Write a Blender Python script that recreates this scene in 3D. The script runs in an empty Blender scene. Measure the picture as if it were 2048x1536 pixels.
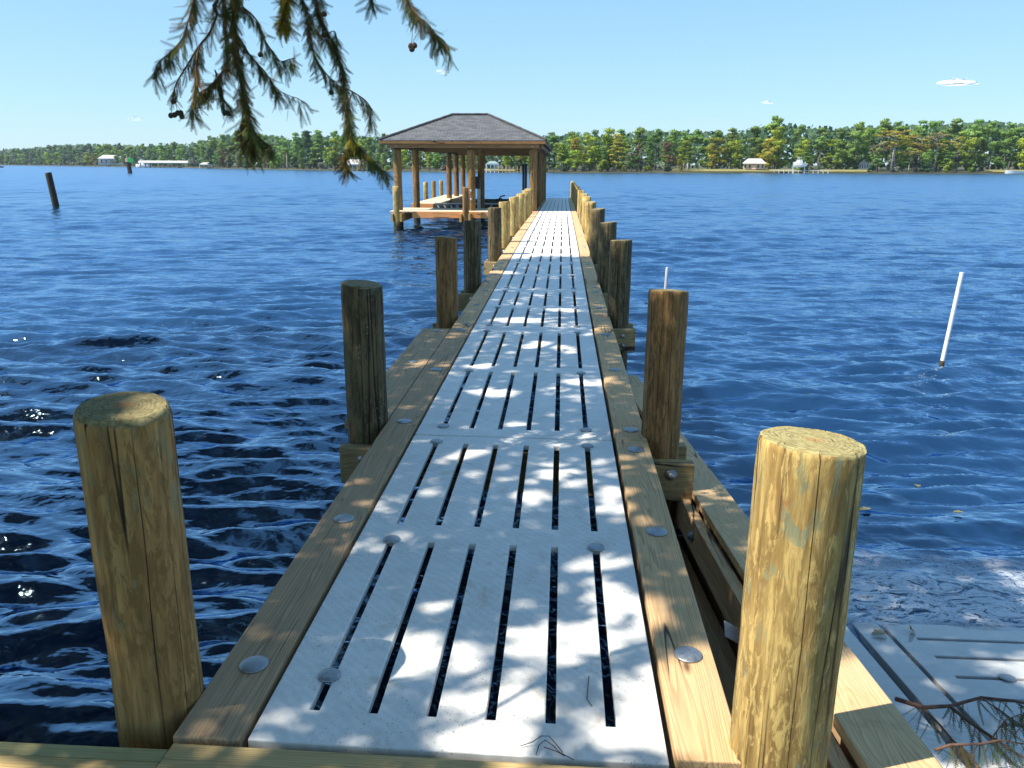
import bpy, bmesh, math, random
import numpy as np
from mathutils import Vector, Matrix, noise
R = math.radians
random.seed(7); rng = np.random.default_rng(7)
sc = bpy.context.scene
COL = sc.collection

# ------------------------------------------------------------------ camera
F_PX, PITCH, YAW, ROLL = 1605.63, 0.267206, 0.0603337, 0.0034907
CX, CZ = 0.8879, 1.6018
WATER = -0.78
def ray(u, v):
    a, b = u - 1024, v - 768
    cr, sr = math.cos(ROLL), math.sin(ROLL)
    a, b = a*cr + b*sr, -a*sr + b*cr
    X, U = a/F_PX, -b/F_PX
    cp, sp = math.cos(PITCH), math.sin(PITCH)
    f, Z = cp + U*sp, -sp + U*cp
    cy, sy = math.cos(YAW), math.sin(YAW)
    return Vector((X*cy - f*sy, X*sy + f*cy, Z))
def at_z(u, v, z):
    d = ray(u, v); t = (z - CZ)/d.z
    return Vector((CX + t*d.x, t*d.y, z))
def at_y(u, v, y):
    d = ray(u, v); t = y/d.y
    return Vector((CX + t*d.x, y, CZ + t*d.z))
def pix(P):
    x, y, z = P[0]-CX, P[1], P[2]-CZ
    cy, sy = math.cos(YAW), math.sin(YAW)
    X = x*cy + y*sy; f = -x*sy + y*cy
    cp, sp = math.cos(PITCH), math.sin(PITCH)
    D = f*cp - z*sp; U = f*sp + z*cp
    if D < 0.05: return (1e6, 1e6)
    return (1024 + F_PX*X/D, 768 - F_PX*U/D)
cam = bpy.data.cameras.new("camera")
cam.sensor_width = 36; cam.lens = 36*F_PX/2048
cam.clip_start = 0.05; cam.clip_end = 20000
camo = bpy.data.objects.new("camera", cam); COL.objects.link(camo)
camo.matrix_world = (Matrix.Translation((CX, 0, CZ)) @ Matrix.Rotation(YAW, 4, 'Z')
                     @ Matrix.Rotation(math.pi/2 - PITCH, 4, 'X') @ Matrix.Rotation(ROLL, 4, 'Z'))
sc.camera = camo

# ------------------------------------------------------------------ light
SUN_EL, SUN_AZ = R(55), math.atan2(-0.94, -0.34)
S = Vector((math.sin(SUN_AZ)*math.cos(SUN_EL), math.cos(SUN_AZ)*math.cos(SUN_EL), math.sin(SUN_EL)))
SX, SY = S.x/S.z, S.y/S.z
sun = bpy.data.lights.new("sun", 'SUN'); sun.energy = 5.0; sun.angle = R(0.53); sun.color = (1.0, 0.93, 0.80)
suno = bpy.data.objects.new("sun", sun); COL.objects.link(suno)
suno.rotation_euler = S.to_track_quat('Z', 'Y').to_euler()
w = bpy.data.worlds.new("World"); sc.world = w; w.use_nodes = True
wn = w.node_tree; bg = wn.nodes['Background']
sky = wn.nodes.new('ShaderNodeTexSky'); sky.sky_type = 'NISHITA'; sky.sun_disc = False
sky.sun_elevation = SUN_EL; sky.sun_rotation = SUN_AZ % (2*math.pi)
sky.air_density = 1.0; sky.dust_density = 0.1; sky.ozone_density = 3.0; sky.altitude = 0
sp_ = wn.nodes.new('ShaderNodeSeparateColor'); cb_ = wn.nodes.new('ShaderNodeCombineColor'); wn.links.new(sky.outputs[0], sp_.inputs[0])
for k, (g_, m_) in enumerate(((.56, 1.37), (.48, 2.18), (.40, 3.06))):      # softer contrast between zenith and horizon
    pw = wn.nodes.new('ShaderNodeMath'); pw.operation = 'POWER'; pw.inputs[1].default_value = g_
    ml = wn.nodes.new('ShaderNodeMath'); ml.operation = 'MULTIPLY'; ml.inputs[1].default_value = m_
    wn.links.new(sp_.outputs[k], pw.inputs[0]); wn.links.new(pw.outputs[0], ml.inputs[0]); wn.links.new(ml.outputs[0], cb_.inputs[k])
wn.links.new(cb_.outputs[0], bg.inputs[0]); bg.inputs[1].default_value = 0.093
sc.view_settings.view_transform = 'Standard'; sc.view_settings.look = 'None'
sc.view_settings.exposure = 0.85; sc.view_settings.gamma = 1.0
sc.cycles.use_denoising = True
sc.cycles.max_bounces = 8; sc.cycles.transparent_max_bounces = 16

# ------------------------------------------------------------------ helpers
def tag(o, label=None, cat=None, group=None, kind=None):
    if label: o['label'] = label
    if cat: o['category'] = cat
    if group: o['group'] = group
    if kind: o['kind'] = kind
    return o
def empty(name, loc=(0, 0, 0)):
    o = bpy.data.objects.new(name, None); COL.objects.link(o); o.location = loc
    o.empty_display_size = 0.1
    return o
def link(name, me, parent=None, loc=None):
    o = bpy.data.objects.new(name, me); COL.objects.link(o)
    if parent is not None: o.parent = parent
    if loc is not None: o.location = loc
    return o
class MB:
    def __init__(s): s.v = []; s.f = []; s.m = []
    def add(s, vs, fs, mi=0):
        b = len(s.v); s.v += [tuple(p) for p in vs]
        s.f += [tuple(b+i for i in f) for f in fs]; s.m += [mi]*len(fs)
    def box(s, x0, x1, y0, y1, z0, z1, mi=0, M=None):
        vs = [Vector((x, y, z)) for z in (z0, z1) for y in (y0, y1) for x in (x0, x1)]
        if M is not None: vs = [M @ p for p in vs]
        s.add(vs, [(0, 2, 3, 1), (4, 5, 7, 6), (0, 1, 5, 4), (2, 6, 7, 3), (0, 4, 6, 2), (1, 3, 7, 5)], mi)
    def tube(s, pts, rads, n=8, mi=0, cap=True):
        pts = [Vector(p) for p in pts]; rings = []
        if not hasattr(rads, '__len__'): rads = [rads]*len(pts)
        up = Vector((0.13, 0.31, 1)).normalized()
        vs = []
        for i, p in enumerate(pts):
            d = (pts[min(i+1, len(pts)-1)] - pts[max(i-1, 0)])
            d = d.normalized() if d.length > 1e-9 else Vector((0, 0, 1))
            a = d.cross(up)
            if a.length < 1e-3: a = d.cross(Vector((1, 0, 0)))
            a.normalize(); b = d.cross(a)
            for k in range(n):
                t = 2*math.pi*k/n
                vs.append(p + (a*math.cos(t) + b*math.sin(t))*rads[i])
        fs = []
        for i in range(len(pts)-1):
            for k in range(n):
                k2 = (k+1) % n
                fs.append((i*n+k, i*n+k2, (i+1)*n+k2, (i+1)*n+k))
        if cap:
            fs.append(tuple(range(n))[::-1]); fs.append(tuple((len(pts)-1)*n+k for k in range(n)))
        s.add(vs, fs, mi)
    def lathe(s, prof, n=32, mi=0, origin=(0, 0, 0), cap=True):
        ox, oy, oz = origin; vs = []
        for r, z in prof:
            for k in range(n):
                t = 2*math.pi*k/n; vs.append((ox+r*math.cos(t), oy+r*math.sin(t), oz+z))
        fs = []
        for i in range(len(prof)-1):
            for k in range(n):
                k2 = (k+1) % n; fs.append((i*n+k, i*n+k2, (i+1)*n+k2, (i+1)*n+k))
        if cap: fs.append(tuple(range(n))[::-1]); fs.append(tuple((len(prof)-1)*n+k for k in range(n)))
        s.add(vs, fs, mi)
    def mesh(s, name, mats, smooth=False):
        me = bpy.data.meshes.new(name); me.from_pydata(s.v, [], s.f)
        for m in (mats if isinstance(mats, (list, tuple)) else [mats]): me.materials.append(m)
        me.polygons.foreach_set('material_index', s.m)
        if smooth: me.polygons.foreach_set('use_smooth', [True]*len(s.f))
        me.update(); return me
    def build(s, name, mats, parent=None, loc=None, smooth=False, bevel=0):
        o = link(name, s.mesh(name, mats, smooth), parent, loc)
        if bevel:
            b = o.modifiers.new('bevel', 'BEVEL'); b.width = bevel; b.segments = 2; b.limit_method = 'ANGLE'
        return o
def quads_mesh(name, V, mats, midx=None, normals=None):
    """V: (n,4,3) array of quads"""
    n = len(V); me = bpy.data.meshes.new(name)
    me.vertices.add(4*n); me.vertices.foreach_set('co', np.asarray(V, dtype=np.float32).ravel())
    me.loops.add(4*n); me.loops.foreach_set('vertex_index', np.arange(4*n, dtype=np.int32))
    me.polygons.add(n); me.polygons.foreach_set('loop_start', np.arange(0, 4*n, 4, dtype=np.int32))
    for m in (mats if isinstance(mats, (list, tuple)) else [mats]): me.materials.append(m)
    if midx is not None: me.polygons.foreach_set('material_index', np.asarray(midx, dtype=np.int32))
    me.update(calc_edges=True)
    if normals is not None:
        me.polygons.foreach_set('use_smooth', np.ones(n, dtype=bool)); me.normals_split_custom_set(np.repeat(np.asarray(normals, dtype=np.float32), 4, axis=0))
    return me

# ------------------------------------------------------------------ node materials
class NT:
    def __init__(s, name):
        s.mat = bpy.data.materials.new(name); s.mat.use_nodes = True
        s.t = s.mat.node_tree; s.b = s.t.nodes['Principled BSDF']; s.out = s.t.nodes['Material Output']
    def n(s, typ, **kw):
        nd = s.t.nodes.new('ShaderNode'+typ)
        for k, v in kw.items():
            if hasattr(nd, k): setattr(nd, k, v)
            else: nd.inputs[k.replace('_', ' ')].default_value = v
        return nd
    def l(s, a, b): s.t.links.new(a, b)
    def coords(s, scale=(1, 1, 1), kind='Object', loc=(0, 0, 0), rot=(0, 0, 0)):
        tc = s.n('TexCoord'); mp = s.n('Mapping')
        mp.inputs['Scale'].default_value = scale; mp.inputs['Location'].default_value = loc; mp.inputs['Rotation'].default_value = rot
        s.l(tc.outputs[kind], mp.inputs['Vector']); return mp.outputs[0]
    def shift(s, vec, amount=37.0):
        oi = s.n('ObjectInfo'); m = s.n('Math', operation='MULTIPLY'); s.l(oi.outputs['Random'], m.inputs[0]); m.inputs[1].default_value = amount
        va = s.n('VectorMath', operation='ADD'); s.l(vec, va.inputs[0]); s.l(m.outputs[0], va.inputs[1]); return va.outputs[0]
    def noise(s, vec, scale, detail=4, rough=0.55, dist=0.0):
        nd = s.n('TexNoise', Scale=scale, Detail=detail, Roughness=rough, Distortion=dist)
        s.l(vec, nd.inputs['Vector']); return nd.outputs['Fac']
    def ramp(s, fac, stops, interp='LINEAR'):
        r = s.n('ValToRGB'); cr = r.color_ramp; cr.interpolation = interp
        while len(cr.elements) < len(stops): cr.elements.new(0.5)
        for e, (p, c) in zip(cr.elements, stops):
            e.position = p; e.color = (c if hasattr(c, '__len__') else (c, c, c))[:3] + (1,) if hasattr(c, '__len__') else (c, c, c, 1)
        s.l(fac, r.inputs[0]); return r.outputs[0]
    def mix(s, fac, a, b, mode='MIX'):
        m = s.n('Mix', data_type='RGBA', blend_type=mode)
        for sock, v in ((m.inputs[0], fac), (m.inputs[6], a), (m.inputs[7], b)):
            if isinstance(v, (int, float)): sock.default_value = v
            elif isinstance(v, tuple): sock.default_value = v + (1,) if len(v) == 3 else v
            else: s.l(v, sock)
        return m.outputs[2]
    def math(s, op, a, b=0.0, clamp=False):
        m = s.n('Math', operation=op); m.use_clamp = clamp
        for sock, v in ((m.inputs[0], a), (m.inputs[1], b)):
            if isinstance(v, (int, float)): sock.default_value = v
            else: s.l(v, sock)
        return m.outputs[0]
    def sep(s, vec):
        n = s.n('SeparateXYZ'); s.l(vec, n.inputs[0]); return n.outputs
    def bump(s, h, strength=0.3, dist=0.01, normal=None):
        b = s.n('Bump', Strength=strength, Distance=dist); s.l(h, b.inputs['Height'])
        if normal is not None: s.l(normal, b.inputs['Normal'])
        s.l(b.outputs[0], s.b.inputs['Normal']); return b.outputs[0]
    def set(s, color=None, rough=None, metal=None, spec=None):
        for key, v in (('Base Color', color), ('Roughness', rough), ('Metallic', metal), ('Specular IOR Level', spec)):
            if v is None: continue
            if isinstance(v, (int, float)): s.b.inputs[key].default_value = v
            elif isinstance(v, tuple): s.b.inputs[key].default_value = v + (1,)
            else: s.l(v, s.b.inputs[key])
        return s.mat

def flat(name, c, rough=0.6, metal=0.0, var=0.15, scale=8):
    m = NT(name); v = m.coords(); f = m.noise(v, scale)
    c2 = tuple(x*(1-var) for x in c); c3 = tuple(min(1, x*(1+var)) for x in c)
    return m.set(m.ramp(f, [(0.3, c2), (0.7, c3)]), rough, metal)

def pile_mat(name, hi, mid, lo, tint, patch=0.6, top=None, speck=False):
    m = NT(name)
    o = m.shift(m.coords()); raw = m.coords()
    def st(sx, sz):
        mp = m.n('Mapping'); mp.inputs['Scale'].default_value = (sx, sx, sz); m.l(o, mp.inputs['Vector']); return mp.outputs[0]
    streak = m.noise(st(22, 2.2), 1.0, 7, .62, .5)
    fine = m.noise(st(40, 2.2), 1.5, 5, .65)
    base = m.ramp(streak, [(.34, lo), (.47, mid), (.60, hi)])
    base = m.mix(m.ramp(fine, [(.42, 0.0), (.68, 0.7)]), base, tuple(c*.5 for c in mid))
    # peeled inner-bark patches, ragged edges
    pn = m.noise(st(30, 7), 1.0, 9, .66, .9)
    base = m.mix(m.ramp(pn, [(.52, 0.0), (.56, patch)]), base, tuple(c*1.08 for c in hi))
    gn = m.noise(st(15, 4.5), 1.0, 7, .62, .8)
    gn2 = m.ramp(gn, [(.58, 0.0), (.64, .7)])
    base = m.mix(gn2, base, tint)
    rn = m.noise(st(14, 4.0), 1.3, 6, .62, .5)
    base = m.mix(m.ramp(rn, [(.58, 0.0), (.68, .6)]), base, (.30, .13, .045))
    bn = m.noise(st(42, 11), 1.0, 10, .7, 1.0); bk2 = m.ramp(m.noise(st(7, 3.2), 1.0, 3), [(.42, 0.), (.54, 1.)])
    base = m.mix(m.math('MULTIPLY', m.ramp(bn, [(.50, 0.0), (.545, .8)]), bk2), base, tuple(c*.62 for c in mid))
    # seasoning checks: thin long dark cracks
    cn = m.n('TexNoise', Scale=1.0, Detail=1.5, Roughness=.4); m.l(st(19, .34), cn.inputs['Vector'])
    cr = m.math('ABSOLUTE', m.math('SUBTRACT', cn.outputs['Fac'], .5))
    crack = m.ramp(cr, [(.0, 1.0), (.008, .9), (.020, 0.0)])
    cmask = m.ramp(m.noise(st(3, .5), 1.2, 2), [(.42, 0.0), (.52, 1.0)])
    crack = m.math('MULTIPLY', crack, cmask)
    base = m.mix(crack, base, (.02, .015, .01))
    # knots
    vo = m.n('TexVoronoi', Scale=1.0); m.l(st(5.5, 2.6), vo.inputs['Vector'])
    kn = m.ramp(vo.outputs['Distance'], [(.03, .85), (.09, .35), (.16, 0.0)])
    kmask = m.ramp(m.noise(st(2.2, 1.1), 1.1, 1), [(.55, 0.0), (.6, 1.0)])
    kn = m.math('MULTIPLY', kn, kmask)
    base = m.mix(kn, base, (.07, .04, .02))
    if speck:
        sp = m.n('TexVoronoi', Scale=1.0); m.l(st(48, 34), sp.inputs['Vector'])
        spf = m.math('MULTIPLY', m.ramp(sp.outputs['Distance'], [(.1, .8), (.2, 0.0)]), m.ramp(m.noise(st(6, 3), 1.0, 3), [(.5, 0.), (.62, 1.)]))
        base = m.mix(spf, base, (.5, .48, .42))
    # waterline: wet, algae dark band low down
    z = m.sep(m.coords(kind='Object'))[2]
    geo = m.n('NewGeometry'); wz = m.sep(geo.outputs['Position'])[2]
    wet = m.math('ADD', wz, m.math('MULTIPLY', streak, .25))
    wetf = m.ramp(m.math('MULTIPLY', m.math('SUBTRACT', -.28, wet), 4.0, True), [(0, 0.0), (1, .88)])
    base = m.mix(wetf, base, (.025, .022, .014))
    # end grain on top
    nz = m.sep(geo.outputs['True Normal'])[2]
    topf = m.ramp(nz, [(.35, 0.0), (.5, 1.0)])
    xy = m.sep(raw); rr = m.math('SQRT', m.math('ADD', m.math('MULTIPLY', xy[0], xy[0]), m.math('MULTIPLY', xy[1], xy[1])))
    rn2 = m.math('ADD', rr, m.math('MULTIPLY', m.noise(o, 9, 3), .05))
    ring = m.math('SINE', m.math('MULTIPLY', rn2, 520))
    saw = m.noise(st(55, 55), .9, 3, .6, .8)
    tc = m.mix(m.ramp(ring, [(0.0, 0.0), (1.0, .5)]), top or tuple(c*.75 for c in hi), tuple(c*.55 for c in tint))
    tc = m.mix(m.ramp(saw, [(.4, 0.0), (.65, .55)]), tc, tuple(c*.4 for c in mid))
    heart = m.ramp(m.math('ADD', rr, m.math('MULTIPLY', m.noise(o, 14, 2), .06)), [(.035, .75), (.065, 0.0)])
    tc = m.mix(heart, tc, (.40, .20, .07))
    base = m.mix(topf, base, tc)
    h = m.math('SUBTRACT', m.math('ADD', m.math('MULTIPLY', fine, .5), m.math('MULTIPLY', pn, .8)), m.math('MULTIPLY', crack, 1.6))
    m.bump(h, .7, .006)
    return m.set(base, .78, 0, .25)

PILE_Y = pile_mat('pile_yellow', (.55, .40, .15), (.38, .25, .085), (.21, .125, .045), (.19, .25, .17), .75, (.42, .36, .16))
PILE_B = pile_mat('pile_brown', (0.350, 0.199, 0.076), (0.223, 0.118, 0.044), (0.117, 0.064, 0.027), (0.233, 0.194, 0.083), .5, (0.360, 0.281, 0.137))
PILE_D = pile_mat('pile_weathered_shaded', (.19, .145, .07), (.10, .076, .04), (.035, .03, .02), (.13, .125, .07), .5, (.30, .25, .13), True)  # weathered wood; tone also darkened for tree shade on fourth and fifth pilings
PILE_G = pile_mat('pile_olive', (0.483, 0.293, 0.104), (0.350, 0.194, 0.066), (0.194, 0.111, 0.044), (0.229, 0.221, 0.121), .25, (0.302, 0.266, 0.132))
PILE_BT = pile_mat('boathouse_post', (0.340, 0.204, 0.075), (0.229, 0.129, 0.048), (0.126, 0.068, 0.027), (0.207, 0.163, 0.082), .4)
PILE_BLK = pile_mat('pile_black', (.06, .045, .032), (.035, .026, .02), (.015, .012, .01), (.09, .06, .04), .3, (.12, .07, .05))

def board_mat(name, hi, lo, axis='Y', tint=(.3, .31, .2), gray=.3):
    m = NT(name); raw = m.coords(); o = m.shift(raw, 11.0)
    sc_ = {'Y': (1, .055, 1), 'X': (.055, 1, 1)}[axis]
    mp = m.n('Mapping'); mp.inputs['Scale'].default_value = sc_; m.l(o, mp.inputs['Vector'])
    wob = m.noise(mp.outputs[0], 5, 4, .5)
    # cathedral grain: rings of a long, slightly tilted cone
    p = m.sep(mp.outputs[0]); cross = p[0] if axis == 'Y' else p[1]; along = p[1] if axis == 'Y' else p[0]
    g = m.math('ADD', m.math('MULTIPLY', cross, 5.5), m.math('MULTIPLY', wob, 1.7))
    g = m.math('ADD', g, m.math('MULTIPLY', along, 1.2))
    g = m.math('FRACT', m.math('MULTIPLY', g, 14.0))
    grain = m.ramp(g, [(0.0, 0.0), (.55, .3), (.9, 1.0), (1.0, 0.0)])
    fib = m.noise(m.mapv(o, (90, 4, 40) if axis == 'Y' else (4, 90, 40)), 1.0, 4, .6) if hasattr(m, 'mapv') else None
    mp2 = m.n('Mapping'); mp2.inputs['Scale'].default_value = (80, 3.5, 40) if axis == 'Y' else (3.5, 80, 40); m.l(o, mp2.inputs['Vector'])
    fib = m.noise(mp2.outputs[0], 1.0, 4, .6)
    blotch = m.noise(o, 2.6, 4, .55)
    c = m.mix(m.math('MULTIPLY', grain, .8), hi, lo)
    c = m.mix(m.ramp(fib, [(.35, .0), (.75, .4)]), c, tuple(x*.6 for x in lo))
    c = m.mix(m.ramp(blotch, [(.48, 0.0), (.7, gray)]), c, tint)
    b2 = m.noise(o, 7.0, 5, .6)
    c = m.mix(m.ramp(b2, [(.6, 0.0), (.8, .35)]), c, (.20, .10, .035))
    vo = m.n('TexVoronoi', Scale=1.0); mp3 = m.n('Mapping'); mp3.inputs['Scale'].default_value = (7, 2.2, 5) if axis == 'Y' else (2.2, 7, 5)
    m.l(o, mp3.inputs['Vector']); m.l(mp3.outputs[0], vo.inputs['Vector'])
    kn = m.math('MULTIPLY', m.ramp(vo.outputs['Distance'], [(.03, .9), (.07, .5), (.12, 0.0)]), m.ramp(m.noise(o, 1.7, 1), [(.52, 0.), (.58, 1.)]))
    c = m.mix(kn, c, (.09, .05, .025))
    cn = m.n('TexNoise', Scale=1.0, Detail=1.0); mp4 = m.n('Mapping'); mp4.inputs['Scale'].default_value = (9, .35, 5) if axis == 'Y' else (.35, 9, 5)
    m.l(o, mp4.inputs['Vector']); m.l(mp4.outputs[0], cn.inputs['Vector'])
    crk = m.math('MULTIPLY', m.ramp(m.math('ABSOLUTE', m.math('SUBTRACT', cn.outputs['Fac'], .5)), [(0, 1.0), (.006, .8), (.012, 0.)]), m.ramp(m.noise(o, 1.2, 1), [(.54, 0.), (.60, 1.)]))
    c = m.mix(crk, c, (.03, .02, .015))
    h = m.math('SUBTRACT', m.math('ADD', m.math('MULTIPLY', grain, -.5), m.math('MULTIPLY', fib, .6)), crk)
    m.bump(h, .5, .003)
    return m.set(c, .75, 0, .3)
BOARD = board_mat('dock_board', (0.684, 0.456, 0.243), (0.376, 0.228, 0.108), 'Y', (0.479, 0.382, 0.238), .5)
BOARD_GRY = board_mat('dock_board_weathered', (0.524, 0.355, 0.205), (0.251, 0.159, 0.086), 'Y', (0.376, 0.286, 0.184), .55)
BOARD_X = board_mat('header_board', (.58, .43, .20), (.36, .235, .09), 'X', (.43, .39, .2), .4)
BOARD_GRN = board_mat('seawall_board', (.52, .43, .20), (.33, .26, .11), 'X', (.36, .40, .2), .7)
CAPB = board_mat('cap_board', (0.707, 0.488, 0.265), (0.456, 0.286, 0.135), 'Y', (0.513, 0.413, 0.259), .45)
BEAM_X = board_mat('beam_wood', (.40, .30, .15), (.22, .145, .06), 'X', (.28, .25, .14), .4)
ORANGE_X = board_mat('fascia_wood', (.80, .34, .125), (.56, .22, .075), 'X', (.35, .17, .06), .35)
BROWN_X = board_mat('header_beam_wood', (.33, .18, .075), (.20, .10, .04), 'X', (.18, .11, .05), .35)
BROWN_Y = board_mat('side_beam_wood', (.24, .14, .065), (.14, .075, .035), 'Y', (.18, .11, .05), .35)
PALE_X = board_mat('walkway_plank_wood', (.66, .58, .45), (.50, .41, .29), 'X', (.55, .5, .4), .3)
ORANGE_Y = board_mat('beam_end_wood', (.52, .31, .10), (.34, .18, .05), 'Y', (.42, .28, .1), .35)

def concrete_mat(name, wet=False):
    m = NT(name); raw = m.coords(); o = m.shift(raw, 23.0)
    big = m.noise(o, 1.6, 5, .55); med = m.noise(o, 14, 6, .65)
    c = m.ramp(big, [(.3, (.74, .725, .69)), (.7, (.85, .835, .80))])
    c = m.mix(m.ramp(med, [(.4, 0.0), (.75, .35)]), c, (.44, .425, .40))
    vo = m.n('TexVoronoi', Scale=72.0, Randomness=1.0); m.l(o, vo.inputs['Vector'])
    sp = m.math('MULTIPLY', m.ramp(vo.outputs['Distance'], [(.10, 1.0), (.22, 0.0)]), m.ramp(m.noise(o, 4.2, 5, .7), [(.40, 0.0), (.55, 1.0)]))
    c = m.mix(m.math('MULTIPLY', sp, .7), c, (.15, .12, .09))
    v2 = m.n('TexVoronoi', Scale=21.0); m.l(o, v2.inputs['Vector'])
    sp2 = m.math('MULTIPLY', m.ramp(v2.outputs['Distance'], [(.05, 1.0), (.12, 0.0)]), m.ramp(m.noise(o, 2.1, 4, .7), [(.5, 0.0), (.6, 1.0)]))
    c = m.mix(m.math('MULTIPLY', sp2, .7), c, (.22, .16, .10))
    st = m.noise(o, 3.7, 7, .7, 1.5)
    c = m.mix(m.ramp(st, [(.57, 0.0), (.67, .5)]), c, (.50, .41, .29))
    # trowel swirls
    wv = m.n('TexWave', wave_type='RINGS', rings_direction='Z', Scale=9.0, Distortion=7.0, Detail=3.0, Detail_Scale=.8); m.l(o, wv.inputs['Vector'])
    sw = m.ramp(wv.outputs['Fac'], [(0, 0.0), (1, 1.0)])
    c = m.mix(m.math('MULTIPLY', sw, .16), c, (.42, .42, .42))
    h = m.math('ADD', m.math('MULTIPLY', med, .6), m.math('MULTIPLY', sw, .25)); h = m.math('SUBTRACT', h, sp)
    m.bump(h, .25, .003)
    if wet:
        y = m.sep(m.n('NewGeometry').outputs['Position'])[1]
        e = m.math('ADD', y, m.math('MULTIPLY', m.noise(o, 2.3, 6, .6), .9))
        wf = m.ramp(m.math('MULTIPLY', m.math('SUBTRACT', e, 3.3), 9, True), [(0, 0.0), (1, 1.0)])
        c = m.mix(m.math('MULTIPLY', wf, .7), c, (.30, .31, .32))
        m.set(None, m.ramp(wf, [(0, .6), (1, .09)]))
        return m.set(c, None, 0, .5)
    return m.set(c, .62, 0, .4)
CONC = concrete_mat('deck_concrete'); CONC_WET = concrete_mat('ramp_concrete', True)

def metal_mat():
    m = NT('galvanised_steel'); o = m.shift(m.coords())
    f = m.noise(o, 60, 5, .7); c = m.ramp(f, [(.3, (.22, .24, .26)), (.7, (.40, .42, .44))])
    m.bump(f, .15, .002); return m.set(c, m.ramp(f, [(.3, .35), (.7, .6)]), .75)
GALV = metal_mat()
BLACK = flat('black_plastic', (.02, .02, .022), .45)
ALUM = flat('aluminium', (.45, .46, .47), .4, .8)
WHITE = flat('white_paint', (.62, .62, .61), .5, 0, .06)
PVC = NT('white_pipe'); _v = PVC.coords(); _z = PVC.sep(_v)[2]
PVC = PVC.set(PVC.mix(PVC.ramp(PVC.math('MULTIPLY', PVC.noise(_v, 40, 3), 1), [(.55, 0.0), (.62, .5)]), (.80, .77, .74), (.55, .50, .45)), .4)
GREYPIPE = flat('grey_pipe', (.36, .38, .42), .5)
GREEN = flat('green_panel', (.02, .42, .07), .5)
ROOFW = flat('white_metal_roof', (.56, .53, .50), .5, 0, .05)
ROOFG = flat('green_roof', (.20, .27, .24), .6)
TAN = flat('tan_wall', (.55, .40, .28), .8)
DARKW = flat('dark_wood', (.05, .045, .04), .8)
GLASS = flat('dark_glass', (.03, .04, .05), .15)
REDP = flat('rust_orange_leaf', (.50, .20, .05), .7)
YLEAF = flat('dry_yellow_leaf', (.58, .38, .10), .7)
GLEAF = flat('floating_leaf', (.13, .13, .06), .6)
BARKT = flat('twig_bark', (.13, .07, .045), .85, 0, .35, 30)

def shingle_mat():
    m = NT('roof_shingles'); o = m.coords()
    br = m.n('TexBrick', Scale=1.0, Mortar_Size=.012, Brick_Width=.26, Row_Height=.13)
    br.offset = .5; br.inputs['Color1'].default_value = (.075, .08, .092, 1); br.inputs['Color2'].default_value = (.15, .155, .17, 1); br.inputs['Mortar'].default_value = (.05, .048, .05, 1); br.inputs['Bias'].default_value = -.1
    uv = m.n('UVMap'); m.l(uv.outputs[0], br.inputs['Vector'])
    nz = m.noise(o, 5, 5, .6); g = m.noise(o, 70, 3, .7)
    c = m.mix(m.ramp(nz, [(.4, 0.), (.65, .5)]), br.outputs['Color'], (.115, .125, .14))
    c = m.mix(m.ramp(g, [(.4, 0.), (.7, .35)]), c, (.10, .095, .10))
    m.bump(m.math('ADD', br.outputs['Fac'], m.math('MULTIPLY', g, -.4)), -.6, .02)
    return m.set(c, .9, 0, .2)
SHINGLE = shingle_mat()

def leaf_mat(name, cols, trans=.35, spread=(.3, .7)):
    m = NT(name); o = m.coords(kind='Object'); oi = m.n('ObjectInfo')
    f = m.noise(o, .55, 3, .6); g = m.noise(o, 6.0, 2, .6)
    f = m.math('ADD', m.math('MULTIPLY', f, .65), m.math('MULTIPLY', g, .35))
    c = m.ramp(f, [(spread[0]+(spread[1]-spread[0])*i/(len(cols)-1), k) for i, k in enumerate(cols)])
    hs = m.n('HueSaturation'); m.l(c, hs.inputs['Color'])
    m.l(m.math('ADD', m.math('MULTIPLY', oi.outputs['Random'], .03), .485), hs.inputs['Hue'])
    hs.inputs['Saturation'].default_value = 1.0
    rv = m.math('FRACT', m.math('MULTIPLY', oi.outputs['Random'], 17.3))
    m.l(m.math('ADD', m.math('MULTIPLY', rv, .6), .72), hs.inputs['Value'])
    m.set(hs.outputs[0], .65, 0, .25)
    tr = m.n('BsdfTranslucent'); m.l(hs.outputs[0], tr.inputs['Color'])
    mx = m.n('MixShader'); mx.inputs[0].default_value = trans
    m.l(m.b.outputs[0], mx.inputs[1]); m.l(tr.outputs[0], mx.inputs[2]); m.l(mx.outputs[0], m.out.inputs['Surface'])
    return m.mat
L_PINE = leaf_mat('pine_foliage', [(0.084, 0.166, 0.056), (0.179, 0.310, 0.076), (0.314, 0.472, 0.116)])
L_OAK = leaf_mat('oak_foliage', [(0.085, 0.156, 0.041), (0.190, 0.299, 0.061), (0.332, 0.428, 0.090)])
L_LIME = leaf_mat('bright_foliage', [(0.111, 0.176, 0.029), (0.272, 0.352, 0.043), (0.433, 0.489, 0.066)])
L_GOLD = leaf_mat('yellowing_foliage', [(0.150, 0.155, 0.028), (0.354, 0.313, 0.046), (0.504, 0.374, 0.057)])
L_RUST = leaf_mat('rusty_foliage', [(0.139, 0.106, 0.060), (0.230, 0.176, 0.085), (0.295, 0.246, 0.120)])
L_MOSS = leaf_mat('moss_foliage', [(0.135, 0.144, 0.110), (0.243, 0.243, 0.189), (0.351, 0.332, 0.270)])
L_DARK = leaf_mat('dark_foliage', [(0.029, 0.063, 0.034), (0.063, 0.122, 0.059), (0.105, 0.179, 0.084)])  # darker green leaf mix for far trees, shrubs, woods and fallen twigs
L_FAR = leaf_mat('distant_foliage', [(0.088, 0.146, 0.107), (0.146, 0.225, 0.146), (0.235, 0.312, 0.195)])
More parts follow.
